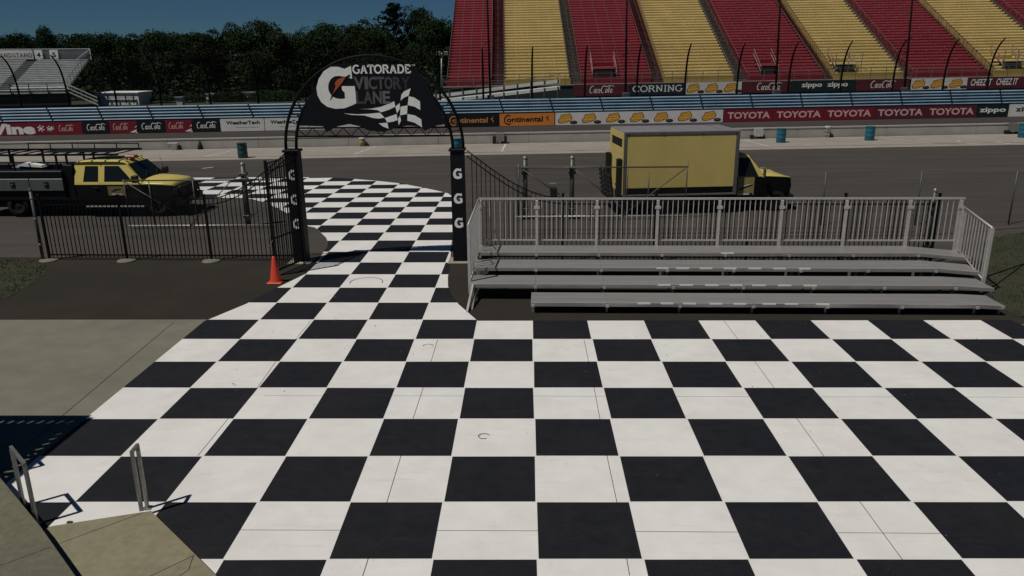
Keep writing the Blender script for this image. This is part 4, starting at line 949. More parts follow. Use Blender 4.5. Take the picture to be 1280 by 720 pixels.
def fence(name, label, xs, top, scoop_end=None, left=True):
    t = thing(name, label, 'fence', ((xs[0]+xs[-1])/2, FY(xs[0]), 0), 'black picket fences either side of the arch')
    for a, b in zip(xs[:-1], xs[1:]):
        n = round((b-a)/0.125)
        for k in range(1, n): x = a+(b-a)*k/n; pick(x, FY(x), 0.08, top-0.02, t)
        for z in (top, top-0.17, 0.16):
            mb = MB(); mb.bar((a,FY(a),z), (b,FY(b),z), 0.03, 0.035, M_BLK); mb.build('rail', t)
    for x in xs:
        mb = MB(); mb.box(x-0.03,x+0.03,FY(x)-0.03,FY(x)+0.03,0,top+0.10,M_BLK); mb.build('post', t)
        mb = MB(); mb.box(x-0.04,x+0.04,FY(x)-0.04,FY(x)+0.04,top+0.10,top+0.135,M_BLK,0.012); mb.build('post_cap', t)
    return t
fl = fence('picket_fence', 'black picket fence left of the arch with its end curving up to the pillar', [-13.98,-11.66,-9.16], 1.80)
scoop(fl, -9.16, 1.80, -6.66, 3.12)
mb = MB(); mb.bar((-9.16,FY(-9),0.16), (-6.66,FY(-6.6),0.16), 0.03,0.035,M_BLK); mb.build('rail', fl)
fr = fence('picket_fence', 'black picket fence right of the arch running behind the bleachers', [0.95,3.5,6.05,8.6,11.08], 1.83)
scoop(fr, 0.95, 1.83, -1.68, 3.14)
mb = MB(); mb.bar((0.95,FY(0.9),0.16), (-1.68,FY(-1.6),0.16), 0.03,0.035,M_BLK); mb.build('rail', fr)
for i, x in enumerate((-13.98,-11.66,-9.16)):
    mb = MB(); mb.lathe([(0,0),(0.27,0),(0.25,0.035),(0.10,0.05),(0,0.05)], (x+0.03,FY(x)-0.10,0.002), M_CONC, 14); mb.build('footing', fl)
t = thing('gate_post', 'galvanised round post standing at the left end of the black picket fence', 'post', (-14.15,21.6,0))
mb = MB(); mb.tube([(-14.15,21.6,0),(-14.15,21.6,2.05)], 0.045, M_GPOST, 10); mb.build('pole', t)
mb = MB(); mb.lathe([(0.05,2.03),(0.055,2.07),(0.03,2.11),(0,2.12)], (-14.15,21.6,0), M_GPOST, 10); mb.build('cap', t)
for z in (0.45,1.2,1.8):
    mb = MB(); mb.lathe([(0.05,z),(0.055,z+0.01),(0.055,z+0.04),(0.05,z+0.05)], (-14.15,21.6,0), M_GALV, 10); mb.build('clamp', t)
# open gate leaf at the left pillar
hx, hy = -6.36, 21.14; ex, ey = gp(345.5,345).x, gp(345.5,345).y
t = thing('gate_leaf', 'open black picket gate leaf swung toward the camera from the left arch pillar', 'gate', (hx,hy,0))
Lf = lambda f: Vector((hx+(ex-hx)*f, hy+(ey-hy)*f, 0))
for f, h in ((0.02,3.05),(1.0,3.08)):
    p = Lf(f); mb = MB(); mb.box(p.x-0.032,p.x+0.032,p.y-0.032,p.y+0.032,0.06,h,M_BLK); mb.build('stile', t)
def hgt(f): return 3.00+0.16*(1-f)**2
for dz in (0,-0.20):
    mb = MB(); mb.tube([Lf(i/8)+Vector((0,0,hgt(i/8)+dz)) for i in range(9)], 0.017, M_BLK, 5); mb.build('curved_rail', t)
for z in (0.14,1.02):
    mb = MB(); mb.bar(Lf(0)+Vector((0,0,z)), Lf(1)+Vector((0,0,z)), 0.03,0.04,M_BLK); mb.build('rail', t)
for k in range(1, 14): p = Lf(k/14); pick(p.x, p.y, 0.10, round(hgt(k/14),2), t)
mb = MB(); p = Lf(0.98); mb.box(p.x-0.05,p.x+0.05,p.y-0.06,p.y+0.02,0.95,1.12,M_BLK,0.01); mb.build('latch', t)
mb = MB(); mb.bar(p+Vector((0,-0.05,1.0)), p+Vector((-0.12,-0.1,0.78)), 0.02,0.02,M_GALV); mb.build('latch_rod', t)

# ------------------------------------------------------------------ arch with sign
XA, XB = -6.50, -1.95; AY = 21.4
t = thing('victory_arch', 'black arch gateway with lettered sign board over the checkered path', 'arch', ((XA+XB)/2,AY,0))
def glogo(mb, fn, m):
    """capital G with a bolt through it, unit box -0.5..0.5"""
    out = [(0.42,0.5),(0.26,0.42),(0.10,0.48),(-0.08,0.48),(-0.26,0.38),(-0.40,0.20),(-0.47,0.0),(-0.46,-0.18),(-0.38,-0.34),(-0.24,-0.45),(-0.04,-0.5),(0.18,-0.49),(0.36,-0.42),(0.5,-0.36),(0.48,0.02),(0.20,0.02)]
    inn = [(0.20,-0.26),(0.10,-0.28),(-0.02,-0.25),(-0.14,-0.14),(-0.18,0.02),(-0.15,0.16),(-0.05,0.26),(0.10,0.27),(0.42,0.20)]
    # left ring as quads, then the bar of the G
    A_ = [(0.42,0.5),(0.26,0.43),(0.10,0.48),(-0.08,0.48),(-0.26,0.38),(-0.40,0.20),(-0.47,0.0),(-0.46,-0.18),(-0.38,-0.34),(-0.24,-0.45),(-0.04,-0.5),(0.18,-0.49),(0.36,-0.43),(0.5,-0.37)]
    B_ = [(0.43,0.20),(0.26,0.25),(0.10,0.27),(0.0,0.26),(-0.10,0.20),(-0.16,0.10),(-0.18,0.0),(-0.17,-0.08),(-0.13,-0.16),(-0.07,-0.22),(0.02,-0.26),(0.12,-0.27),(0.22,-0.26),(0.22,-0.25)]
    vs = [fn(a,b,0.004) for a,b in A_]+[fn(a,b,0.004) for a,b in B_]; n = len(A_)
    mb.add(vs, [(i,i+1,n+i+1,n+i) for i in range(n-1)], m)
    mb.flat([(0.16,0.03),(0.48,0.03),(0.50,-0.37),(0.22,-0.262),(0.22,-0.12),(0.16,-0.06)], fn, 0.0045, m)
def pillar(xc, yc, logos, parent, lab):
    mb = MB(); w = 0.185; mb.box(xc-w,xc+w,yc-w,yc+w,0.03,3.12,M_VINYL,0.02); pl = mb.build('pillar', parent)
    mb = MB(); mb.box(xc-w-0.04,xc+w+0.04,yc-w-0.04,yc+w+0.04,3.12,3.19,M_VINYL,0.015); mb.build('cap', pl)
    mb = MB(); mb.box(xc-0.33,xc+0.33,yc-0.36,yc+0.3,0.0,0.035,M_PITC,0.01); mb.build('footing', pl)
    for z in logos:
        mb = MB(); glogo(mb, lambda a,b,ww: Vector((xc+a*0.25,yc-w-0.003-ww,z+b*0.295)), M_WHT)
        mb.flat([(0.30,0.13),(0.10,0.10),(-0.02,-0.08),(-0.10,-0.22),(0.06,-0.10),(0.13,0.0)], lambda a,b,ww: Vector((xc+a*0.25,yc-w-0.003-ww,z+b*0.295)), 0.006, M_GREY); mb.build('logo', pl)
    return pl
pillar(XA, AY, [atY(566-0,y,AY-0.19).z for y in (217.5,248.5,279)], t, 'l')
pillar(XB, AY, [atY(574,y,AY-0.19).z for y in (217,248,278.5)], t, 'r')
cx = (XA+XB)/2; Ro = (XB-XA)/2+0.17; Ri = Ro-0.29; ZS = 3.18; ry = 2.46
def arcp(R, a, y=AY): return Vector((cx+R*math.cos(a), y, ZS+ry*(R/Ro)*math.sin(a)))
for R in (Ro, Ri):
    mb = MB(); mb.tube([arcp(R, PI*i/40) for i in range(41)], 0.042, M_BLK, 7); mb.build('arch_tube', t)
for i in range(1, 30):
    a = PI*i/30; mb = MB(); mb.tube([arcp(Ro,a), arcp(Ri,a)], 0.014, M_BLK, 5); mb.build('rung', t)
zt0, zt1 = atY(470,170,AY).z, atY(470,159.5,AY).z; xl = lambda z: cx-(Ri)*math.sqrt(max(0,1-((z-ZS)/(ry*Ri/Ro))**2)); 
for z in (zt0, zt1):
    mb = MB(); mb.bar((xl(z),AY,z), (2*cx-xl(z),AY,z), 0.045, 0.045, M_BLK); mb.build('truss_chord', t)
n = 20
for i in range(n):
    x0 = xl(zt1)+(2*cx-2*xl(zt1))*i/n; x1 = xl(zt1)+(2*cx-2*xl(zt1))*(i+1)/n; mb = MB(); mb.bar((x0,AY,zt1 if i%2==0 else zt0), (x1,AY,zt0 if i%2==0 else zt1), 0.02,0.02,M_BLK); mb.build('truss_web', t)
# sign board: outline measured on the sign plane
SY = AY-0.10
pl = lambda x, y: (lambda q: (q.x, q.z))(atY(x,y,SY))
out = [(374,157),(377,145),(383,130),(392,112),(401,95),(407,83),(420,80),(440,79.5),(475,79),(517,81.5),(532,103),(543,124),(552,141),(559,155),(546,157),(531,163.5),(524,158),(510,157),(497,159),(480,165),(460,163),(450,158),(437,155),(422,158),(408,165.5),(404,158)]
S_ = lambda a, b, w: Vector((a, SY-w, b))
mb = MB(); mb.prism([pl(*p) for p in out], lambda u,v,w: S_(u,v,-w), 0.03, M_VINYL); board = mb.build('sign_board', t)
Z5 = lambda x, y: pl(360+x/6.0, 60+y/6.0)
mb = MB(); a, b = Z5(217,457), Z5(497,133); wq, hq = b[0]-a[0], b[1]-a[1]; gc = ((a[0]+b[0])/2, (a[1]+b[1])/2)
glogo(mb, lambda u,v,w: S_(gc[0]+u*wq, gc[1]+v*hq, w), M_WHT)
mb.build('large_logo', board)
mb = MB(); mb.flat([Z5(*p) for p in ((462,196),(440,212),(400,222),(372,228),(347,262),(352,298),(340,325),(326,360),(314,398),(345,352),(378,300),(412,262),(430,236),(468,212))], S_, 0.010, M_VINYL)
mb.flat([Z5(*p) for p in ((432,212),(398,226),(372,236),(352,262),(357,290),(347,318),(334,350),(356,320),(384,288),(408,258),(424,232))], S_, 0.014, mat('bolt_orange', (0.40,0.085,0.025), 0.6)); mb.build('bolt', board)
mb = MB(); a, b = Z5(486,192), Z5(920,124); serif(mb, 'GATORADE', S_, a[0], b[0], a[1], b[1]-a[1], 0.006, M_WHT, 0.19)
q = Z5(922,134); text(mb, 'TM', S_, q[0]+0.02, q[0]+0.11, q[1], 0.035, 0.006, M_WHT); mb.build('upper_lettering', board)
def vic(word, xs, y0, y1, cols):
    mb = MB()
    for ch, (x0, x1), cc in zip(word, xs, cols):
        a, b = Z5(x0,y0), Z5(x1,y1); g_ = mat('sign_grey_%d' % round(cc*1000), (cc,cc,cc*1.05), 0.6, var=0.02); text(mb, ch, S_, a[0], b[0], a[1], b[1]-a[1], 0.006, g_, 0.03)
    mb.build('grey_lettering', board)
vic('VICTORY', ((497,568),(576,598),(606,664),(668,722),(726,782),(790,850),(852,912)), 306, 213, (0.105,0.095,0.085,0.075,0.06,0.04,0.022))
vic('LANE', ((512,560),(568,632),(640,700),(712,764)), 415, 320, (0.045,0.065,0.10,0.13))
cells = [[(535,457),(600,457),(640,452),(700,440),(770,412),(797,400),(805,440),(760,462),(700,482),(670,465),(620,460)],[(415,490),(520,497),(620,492),(690,485),(725,522),(680,530),(640,525),(570,505),(480,502)],[(725,525),(815,495),(822,540),(790,552),(745,558)],[(745,560),(755,605),(715,590),(680,565)],[(805,440),(838,412),(840,455),(818,490)],[(845,395),(850,350),(870,325),(920,302),(905,358),(870,372),(843,395)],[(905,362),(945,370),(990,400),(992,465),(950,440),(898,428)],[(845,440),(897,430),(893,495),(840,505)],[(897,495),(950,505),(1000,535),(1005,595),(950,560),(895,545)],[(825,530),(840,508),(848,545),(830,580)]]
mb = MB()
for c in cells: mb.flat([Z5(*p) for p in c], S_, 0.006, M_WHT)
mb.build('checkered_flag', board)

# traffic cone
p = gp(345,353); t = thing('traffic_cone', 'orange traffic cone standing at the open black gate leaf', 'cone', p)
mb = MB(); mb.box(p.x-0.19,p.x+0.19,p.y-0.19,p.y+0.19,0.002,0.035,M_CONE,0.012); mb.build('base', t)
mb = MB(); mb.lathe([(0.155,0.035),(0.145,0.06),(0.045,0.66),(0.032,0.70),(0.0,0.70)], p, M_CONE, 20); mb.build('cone_body', t)
mb = MB(); mb.lathe([(0.03,0.70),(0.026,0.705),(0.02,0.69),(0,0.69)], p, M_DARK, 12); mb.build('tip_hole', t)

# ------------------------------------------------------------------ chain link gates at the pit lane
CL = mesh_mat('chain_link', (0.06,0.06,0.055), 0.12, 0.055)
def clgate(name, label, Y0, x0, x1, ztop, verts, braces, zbot=0.10):
    t = thing(name, label, 'gate', ((x0+x1)/2,Y0,0), 'chain link gates on the pit lane')
    for z, r in ((ztop,0.024),(zbot,0.028)):
        mb = MB(); mb.tube([(x0,Y0,z),(x1,Y0,z)], r, M_GPOST if z > 1 else M_ALUR, 8); mb.build('rail', t)
    for x, za, zb_ in verts: mb = MB(); mb.tube([(x,Y0,za),(x,Y0,zb_)], 0.022, M_GPOST, 6); mb.build('upright', t)
    for (a, b, c, d_) in braces: mb = MB(); mb.tube([(a,Y0-0.03,b),(c,Y0-0.03,d_)], 0.017, M_GPOST, 6); mb.build('brace_or_shadow_bar', t)
    mb = MB(); mb.add([(x0,Y0+0.02,zbot),(x1,Y0+0.02,zbot),(x1,Y0+0.02,ztop),(x0,Y0+0.02,ztop)], [(0,1,2,3)], CL); mb.build('wire_mesh', t)
    return t
LY = 25.9
clgate('chain_link_gate', 'long chain link gate with diagonal braces in front of the yellow pickup', LY, -13.75, -8.7, 1.66, [(-13.7,0.05,1.70),(-12.85,0.1,1.64),(-11.35,0.1,1.64)], [(-13.66,1.62,-11.9,0.45),(-10.0,1.66,-11.6,0.12),(-8.8,0.95,-9.7,0.2)])
RY = 27.1
clgate('chain_link_gate', 'long chain link gate with diagonal braces in front of the box truck', RY, -0.45, 5.55, 1.85, [(-0.35,0.1,2.0),(3.45,0.1,1.83),(4.2,0.1,1.65),(5.52,0.1,2.05)], [(-0.2,1.8,1.1,0.9),(1.65,1.75,3.0,0.7),(5.45,1.8,3.3,0.15)], 0.12)
def clpost(x, Y, h, r, label, g='big gate posts'):
    t = thing('gate_post', label, 'post', (x,Y,0), g); z0 = gz(x,Y)
    mb = MB(); mb.tube([(x,Y,z0),(x,Y,h)], r, M_GPOST, 12); mb.build('pole', t)
    mb = MB(); mb.lathe([(r+0.005,h-0.02),(r+0.015,h+0.02),(r*0.5,h+0.08),(0,h+0.09)], (x,Y,0), M_GALV, 12); mb.build('cap', t)
    for z in (h-0.5,h-0.32,0.35):
        mb = MB(); mb.box(x-r-0.04,x+r+0.04,Y-r-0.05,Y+r+0.02,z-0.05,z+0.05,M_GPOST,0.01); mb.build('roller_bracket', t)
clpost(-9.74, 26.3, 2.12, 0.085, 'thick galvanised gate post beside the checkered paint, left of the open picket gate')
clpost(-0.12, 27.3, 2.15, 0.085, 'thick galvanised gate post where the right picket fence levels out')
clpost(1.53, 27.3, 2.15, 0.085, 'thick galvanised gate post midway between the arch and the box truck')
clpost(11.20, 21.45, 1.93, 0.055, 'slim galvanised post at the right end of the black picket fence')
# wire fence right
t = thing('wire_fence', 'nearly invisible wire fence on thin posts right of the box truck', 'fence', (13,26,0))
for x in (9.9,13.06,16.18,19.3,22.4):
    mb = MB(); mb.tube([(x,26,0),(x,26,1.82)], 0.026, M_GPOST, 6); mb.build('post', t)
for z in (0.1,1.75): mb = MB(); mb.tube([(9.9,26,z),(22.4,26,z)], 0.006, M_GPOST, 4); mb.build('wire', t)
mb = MB(); mb.add([(9.9,26.02,0.05),(22.4,26.02,0.05),(22.4,26.02,1.75),(9.9,26.02,1.75)], [(0,1,2,3)], mesh_mat('fence_wire', (0.10,0.10,0.095), 0.09, 0.07)); mb.build('wire_mesh', t)
# drain strips and a kerb between the fences
mb = MB()
for y, h in ((24.9,0.012),(25.55,0.008)): mb.ribbon([(-0.2,y),(6,y+0.02),(12.6,y+0.1)], 0.16, lambda u,v,w: (u,v,gz(u,v)+w), h, M_JOINT)
mb.build('drain_channel', kind='structure')
mb = MB(); mb.ribbon([(4.2,24.3),(8,24.35),(12.8,24.5),(20,26.6)], 0.10, lambda u,v,w: (u,v,gz(u,v)+w), 0.010, M_ASPHL); mb.build('edge_line', kind='structure')
p = gp(691.5,247); t = thing('wheeled_bin', 'small dark wheeled object with a white bar on top behind the chain link gate', 'trolley', p)
mb = MB(); mb.box(p.x-0.12,p.x+0.16,p.y-0.15,p.y+0.15,0.06,0.42,M_PLAS,0.03); mb.build('body', t)
mb = MB(); mb.bar((p.x-0.16,p.y-0.1,0.60),(p.x+0.12,p.y-0.1,0.60),0.03,0.03,M_BIN); mb.build('handle_bar', t)
for q in (-0.14,0.10): mb = MB(); mb.bar((p.x+q,p.y-0.1,0.06),(p.x+q,p.y-0.1,0.60),0.025,0.025,M_GALV); mb.build('handle_leg', t)
for q in (-0.1,0.14): mb = MB(); mb.lathe([(0,0),(0.05,0),(0.05,0.06),(0,0.06)], p+Vector((q,-0.1,0)), M_RUB, 8); mb.build('wheel', t)

# ------------------------------------------------------------------ bleachers
Y0B, DB, GB, Z0B, RB = 16.68, 0.79, 0.20, 0.26, 0.14; MB_ = -0.021
t = thing('bleachers', 'low four-tier aluminium bleachers with a picket railing behind', 'bleachers', (0,18.5,0)); bl = t
tiers = []
for k in range(4):
    y = Y0B+k*(DB+GB); z = Z0B+k*RB; x0 = [atY(665.5,379,y,MB_).x, atY(589,357,y,MB_).x, atY(590.5,335,y,MB_).x, atY(594,318,y,MB_).x][k]; x1 = [atY(1258,386,y,MB_).x, atY(1243,366,y,MB_).x, atY(1228,350,y,MB_).x, atY(1214,328,y,MB_).x][k]
    tiers.append((x0,x1,y,z))
joints = [spj for spj in (669,743,818,894,970.5,1050,1128)]
xr = [atY(x,305,20.5,MB_).x for x in joints]; PITCHB = (xr[-1]-xr[0])/6
for k, (x0, x1, y, z) in enumerate(tiers):
    sag = (0.03,0.06,0.10,0.13)[k]; xs = [x0]+[x for x in [xr[0]+PITCHB*i for i in range(-1,8)] if x0+0.3 < x < x1-0.5]+[x1]
    for i in range(len(xs)-1):
        a, b = xs[i]+0.003, xs[i+1]-0.003; s1 = sag if i == len(xs)-2 else 0
        for j in range(3):         # three extruded planks make a tread
            ya, yb = y+j*DB/3+0.004, y+(j+1)*DB/3-0.004; dz = random.uniform(-0.0015,0.0015); mb = MB()
            vs = [(a,ya,z-0.035+dz),(b,ya,z-0.035-s1),(b,yb,z-0.035-s1),(a,yb,z-0.035+dz),(a,ya,z+dz),(b,ya,z-s1),(b,yb,z-s1),(a,yb,z+dz)]
            mb.add(vs, [(0,3,2,1),(4,5,6,7),(0,1,5,4),(1,2,6,5),(2,3,7,6),(3,0,4,7)], M_ALU)
            for rr in (0.25,0.5,0.75):
                yr = ya+(yb-ya)*rr; mb.add([(a+0.004,yr-0.006,z+dz+0.0035),(b-0.004,yr-0.006,z-s1+0.0035),(b-0.004,yr+0.006,z-s1+0.0035),(a+0.004,yr+0.006,z+dz+0.0035)], [(0,1,2,3)], M_ALUR)
            mb.build('plank', bl)
        mb = MB()  # front nosing, with the lit lip put into a paler top colour
        vs = [(a,y-0.02,z-0.082),(b,y-0.02,z-0.082-s1),(b,y,z-0.082-s1),(a,y,z-0.082),(a,y-0.02,z+0.006),(b,y-0.02,z+0.006-s1),(b,y+0.012,z+0.006-s1),(a,y+0.012,z+0.006)]
        mb.add(vs, [(0,3,2,1),(0,1,5,4),(1,2,6,5),(2,3,7,6),(3,0,4,7)], M_ALUF); mb.add(vs[4:], [(0,1,2,3)], M_ALUR); mb.build('nosing', bl)
    for i, x in enumerate(xs[:-1] if k else xs):
        xx = min(max(x, x0+0.05), x1-0.05); mb = MB()
        mb.box(xx-0.035,xx+0.035,y-0.03,y-0.021,z-0.10,z-0.03,M_ALUR,0.003); mb.build('joint_bracket', bl)
        mb = MB(); mb.box(xx-0.03,xx+0.03,y+0.05,y+DB,z-0.11,z-0.037,M_ALUF); mb.box(xx-0.025,xx+0.025,y+0.10,y+0.15,0.0,z-0.11,M_ALUF); mb.box(xx-0.03,xx+0.03,y+DB-0.12,y+DB-0.06,0.0,z-0.11,M_ALUF); mb.build('frame', bl)
# stickers on the noses
for k, lst in enumerate((((799,815),(828,844),(856,872),(889,905),(919,935),(955,972),(983,1000),(1022,1039)), ((823,839),(850,867),(882,899),(913,929),(941,958),(973,990),(1005,1022)), ((820,835),(845,861),(874,890),(904,920),(935,951),(966,982),(998,1013)), ((900,916),))):
    x0, x1, y, z = tiers[k]; py = (379,357,338,317.5)[k]
    for a, b in lst:
        xa, xb = atY(a,py,y,MB_).x, atY(b,py,y,MB_).x; mb = MB(); mb.flat([(xa,y-0.018),(xb,y-0.018),(xb,y+0.010),(xa,y+0.010)], lambda u,v,w,z=z: (u,v,z+w), 0.009, M_WHT); mb.flat([(xa,z-0.022),(xb,z-0.022),(xb,z+0.006),(xa,z+0.006)], lambda u,v,w,y=y: (u,y-w,v), 0.0215, M_WHT); mb.build('seat_sticker', bl)
# left end leg
mb = MB(); x0 = tiers[1][0]; mb.bar((x0+0.06,tiers[1][2]+0.0,tiers[1][3]-0.03),(x0-0.0,tiers[0][2]+0.05,0.0),0.05,0.07,M_ALUR); mb.bar((x0+0.12,tiers[1][2]+0.5,tiers[1][3]-0.03),(x0+0.10,tiers[0][2]+0.2,0.0),0.04,0.05,M_ALUF); mb.build('leg', bl)
# end brackets at the left
for k in (2,3):
    x0, x1, y, z = tiers[k]; mb = MB(); mb.tube([(x0+0.02,y+0.1,z+0.02),(x0+0.02,y+0.1,z+0.13),(x0+0.42,y+0.22,z+0.13),(x0+0.5,y+0.30,z+0.02)], 0.015, M_GALV, 5); mb.build('end_clamp', bl)
# railing
RYB = 20.52; zt, zb0 = 1.94, 0.74; xa, xb_ = atY(596.5,248,RYB,MB_).x, atY(1205,248,RYB,MB_).x
rl = bl
xs = [xa]+xr+[xb_-0.12]
for a, b in zip([xa]+xr, xr+[xb_]):
    mb = MB(); mb.bar((a+0.004,RYB,zt),(b-0.004,RYB,zt),0.05,0.05,M_ALUR); mb.build('top_rail', rl)
    mb = MB(); mb.bar((a+0.03,RYB,zb0+0.07),(b-0.03,RYB,zb0+0.07),0.035,0.035,M_ALUR); mb.build('bottom_rail', rl)
    n = round((b-a)/0.136); rb_ = None
    for i in range(1, n):
        x = a+(b-a)*i/n; key = 'bal'
        if key not in _pk:
            mb = MB(); mb.box(-0.010,0.010,-0.010,0.010,0,zt-zb0-0.08,M_ALUR); o = mb.build('baluster', rl, origin=(0,0,0)); _pk[key] = o
        else: o = place_copy('baluster', _pk[key], rl, (0,0,0))
        org = ORG[rl.name]; o.location = (x-org.x, RYB-org.y, zb0+0.07-org.z)
for x in xr+[xb_-0.12, xa+0.04]:
    mb = MB(); mb.box(x-0.034,x+0.034,RYB-0.10,RYB-0.035,0.36,zt-0.03,M_ALUR,0.008); mb.build('rail_post', rl)
    mb = MB(); mb.box(x-0.075,x+0.075,RYB-0.115,RYB-0.102,zt-0.26,zt-0.18,M_ALUR,0.004); mb.build('clamp_plate', rl)
# right end rail, sloping down toward the front
def siderail(p0, p1, z0a, z0b, label, n):
    """p0 back top, p1 front top"""
    mb = MB(); mb.tube([p0,p1],0.026,M_ALUR,6); mb.build('side_top_rail', rl)
    b0, b1 = Vector((p0.x,p0.y,z0a)), Vector((p1.x,p1.y,z0b))
    mb = MB(); mb.tube([b0,b1],0.018,M_ALUR,6); mb.build('side_bottom_rail', rl)
    for i in range(n+1):
        a, b = b0.lerp(b1,i/n), p0.lerp(p1,i/n); r = 0.011 if 0 < i < n else 0.035
        mb = MB(); mb.box(a.x-r,a.x+r,a.y-r,a.y+r,a.z-(0.0 if 0<i<n else 0.25),b.z,M_ALUR); mb.build('side_baluster' if 0<i<n else 'side_post', rl)
p0 = atY(1204,259,20.3,MB_); p0.y = 20.3; p1 = atY(1241,285,18.3,MB_); p1.y = 18.3; siderail(p0, p1, 0.62, 0.35, '', 10)
p0 = atY(596.5,249,20.3,MB_); p0.y = 20.3; p1 = atY(586,281,17.9,MB_); p1.y = 17.9; siderail(p0, p1, 0.62, 0.35, '', 10)
bl.rotation_euler = (0,0,-0.021)
t = thing('support_strut', 'thin dark stay rod reaching the grass right of the bleachers', 'rod', gp(1278,338))
a = gp(1282,330); b = atY(1235,345,18.3); mb = MB(); mb.tube([(a.x,a.y,0.02),tuple(b)],0.018,M_BLK,6); mb.build('rod', t)
mb = MB(); mb.tube([(a.x,a.y,-0.05),(a.x,a.y,0.06)],0.03,M_BLK,8); mb.build('ground_pin', t)

# ------------------------------------------------------------------ vehicles
def loft(mb, rings, m, caps=True, smooth=False):
    n = len(rings[0]); vs = [v for r in rings for v in r]
    fs = [(i*n+k, i*n+(k+1)%n, (i+1)*n+(k+1)%n, (i+1)*n+k) for i in range(len(rings)-1) for k in range(n)]
    if caps: fs += [tuple(range(n))[::-1], tuple((len(rings)-1)*n+k for k in range(n))]
    mb.add(vs, fs, m, smooth)
def wheel(parent, x, y, r, w, side=-1):
    mb = MB(); n = 24; prof = [(r*0.62,0.0),(r*0.93,0.0),(r,0.03),(r,w-0.03),(r*0.93,w),(r*0.62,w)]; vs = []
    for rr, yy in prof:
        for k in range(n): vs.append((x+rr*math.cos(2*PI*k/n), y+side*(yy-w), r+rr*math.sin(2*PI*k/n)))
    fs = [(i*n+k, i*n+(k+1)%n, (i+1)*n+(k+1)%n, (i+1)*n+k) for i in range(len(prof)-1) for k in range(n)]
    fs.append(tuple(range(n))); mb.add(vs, fs, M_RUB, True); o = mb.build('wheel', parent)
    mb = MB(); vs = []
    for rr, yy in ((r*0.62,-0.02),(r*0.52,0.05),(r*0.2,0.02),(0.02,0.0)):
        for k in range(n): vs.append((x+rr*math.cos(2*PI*k/n), y+side*(-yy), r+rr*math.sin(2*PI*k/n)))
    fs = [(i*n+k, i*n+(k+1)%n, (i+1)*n+(k+1)%n, (i+1)*n+k) for i in range(3) for k in range(n)]+[tuple(3*n+k for k in range(n))]
    mb.add(vs, fs, M_RUB, True); mb.build('rim', o)
# --- yellow and black crew cab pickup
VX, VY = -12.2, 28.95          # front bumper X, centre line
t = thing('pickup_truck', 'yellow and black crew cab service pickup with a ladder rack, parked behind the black fence', 'pickup truck', (VX-3.2,VY,0)); tk = t
YN = VY-1.0
fx = lambda x: x if x < -2.0 else -2.0+(x+2.0)*0.70
L = lambda x, y, z: Vector((VX+fx(x), VY+y, z))
VF = VX-0.58
mb = MB()
def low(x, w, zb, zt): return [L(x,-w*0.97,zb),L(x,-w,zb+0.25),L(x,-w,zt),L(x,w,zt),L(x,w,zb+0.25),L(x,w*0.97,zb)]
loft(mb, [low(-4.40,0.99,0.52,1.20),low(-1.95,1.0,0.50,1.20),low(-1.0,1.0,0.52,1.185),low(-0.45,0.98,0.52,1.15),low(-0.22,0.92,0.55,1.08),low(-0.14,0.84,0.6,1.0)], M_BLKV); mb.build('body', t)
mb = MB()
def hd(x, w, ze, zc): return [L(x,-w,ze-0.03),L(x,-w*0.98,ze+0.03),L(x,-w*0.86,ze+0.075),L(x,-w*0.5,zc-0.01),L(x,0,zc),L(x,w*0.5,zc-0.01),L(x,w*0.86,ze+0.075),L(x,w*0.98,ze+0.03),L(x,w,ze-0.03)]
loft(mb, [hd(-2.25,1.0,1.22,1.37),hd(-1.6,1.0,1.21,1.38),hd(-0.95,0.99,1.19,1.35),hd(-0.5,0.95,1.16,1.28),hd(-0.30,0.88,1.10,1.18)], M_YEL, True, True); mb.build('hood', t)
mb = MB()
def gh(x, zt, zb=1.20, r=0.045): return [L(x,-1.0,zb),L(x,-0.985,zb+0.07),L(x,-0.985+0.2*(zt-1.27)/0.75,zt-r),L(x,-0.70,zt),L(x,0,zt+0.02),L(x,0.70,zt),L(x,0.985-0.2*(zt-1.27)/0.75,zt-r),L(x,0.985,zb+0.07),L(x,1.0,zb)]
loft(mb, [gh(-4.42,1.96),gh(-4.34,2.02),gh(-3.9,2.05),gh(-2.9,2.05),gh(-2.66,2.01),gh(-2.50,1.93),gh(-1.92,1.33)], M_YEL, True, False); cab = mb.build('cab', t)
side = lambda x, z, w: L(x, -(0.985-0.2*(z-1.27)/0.75)-w, z)
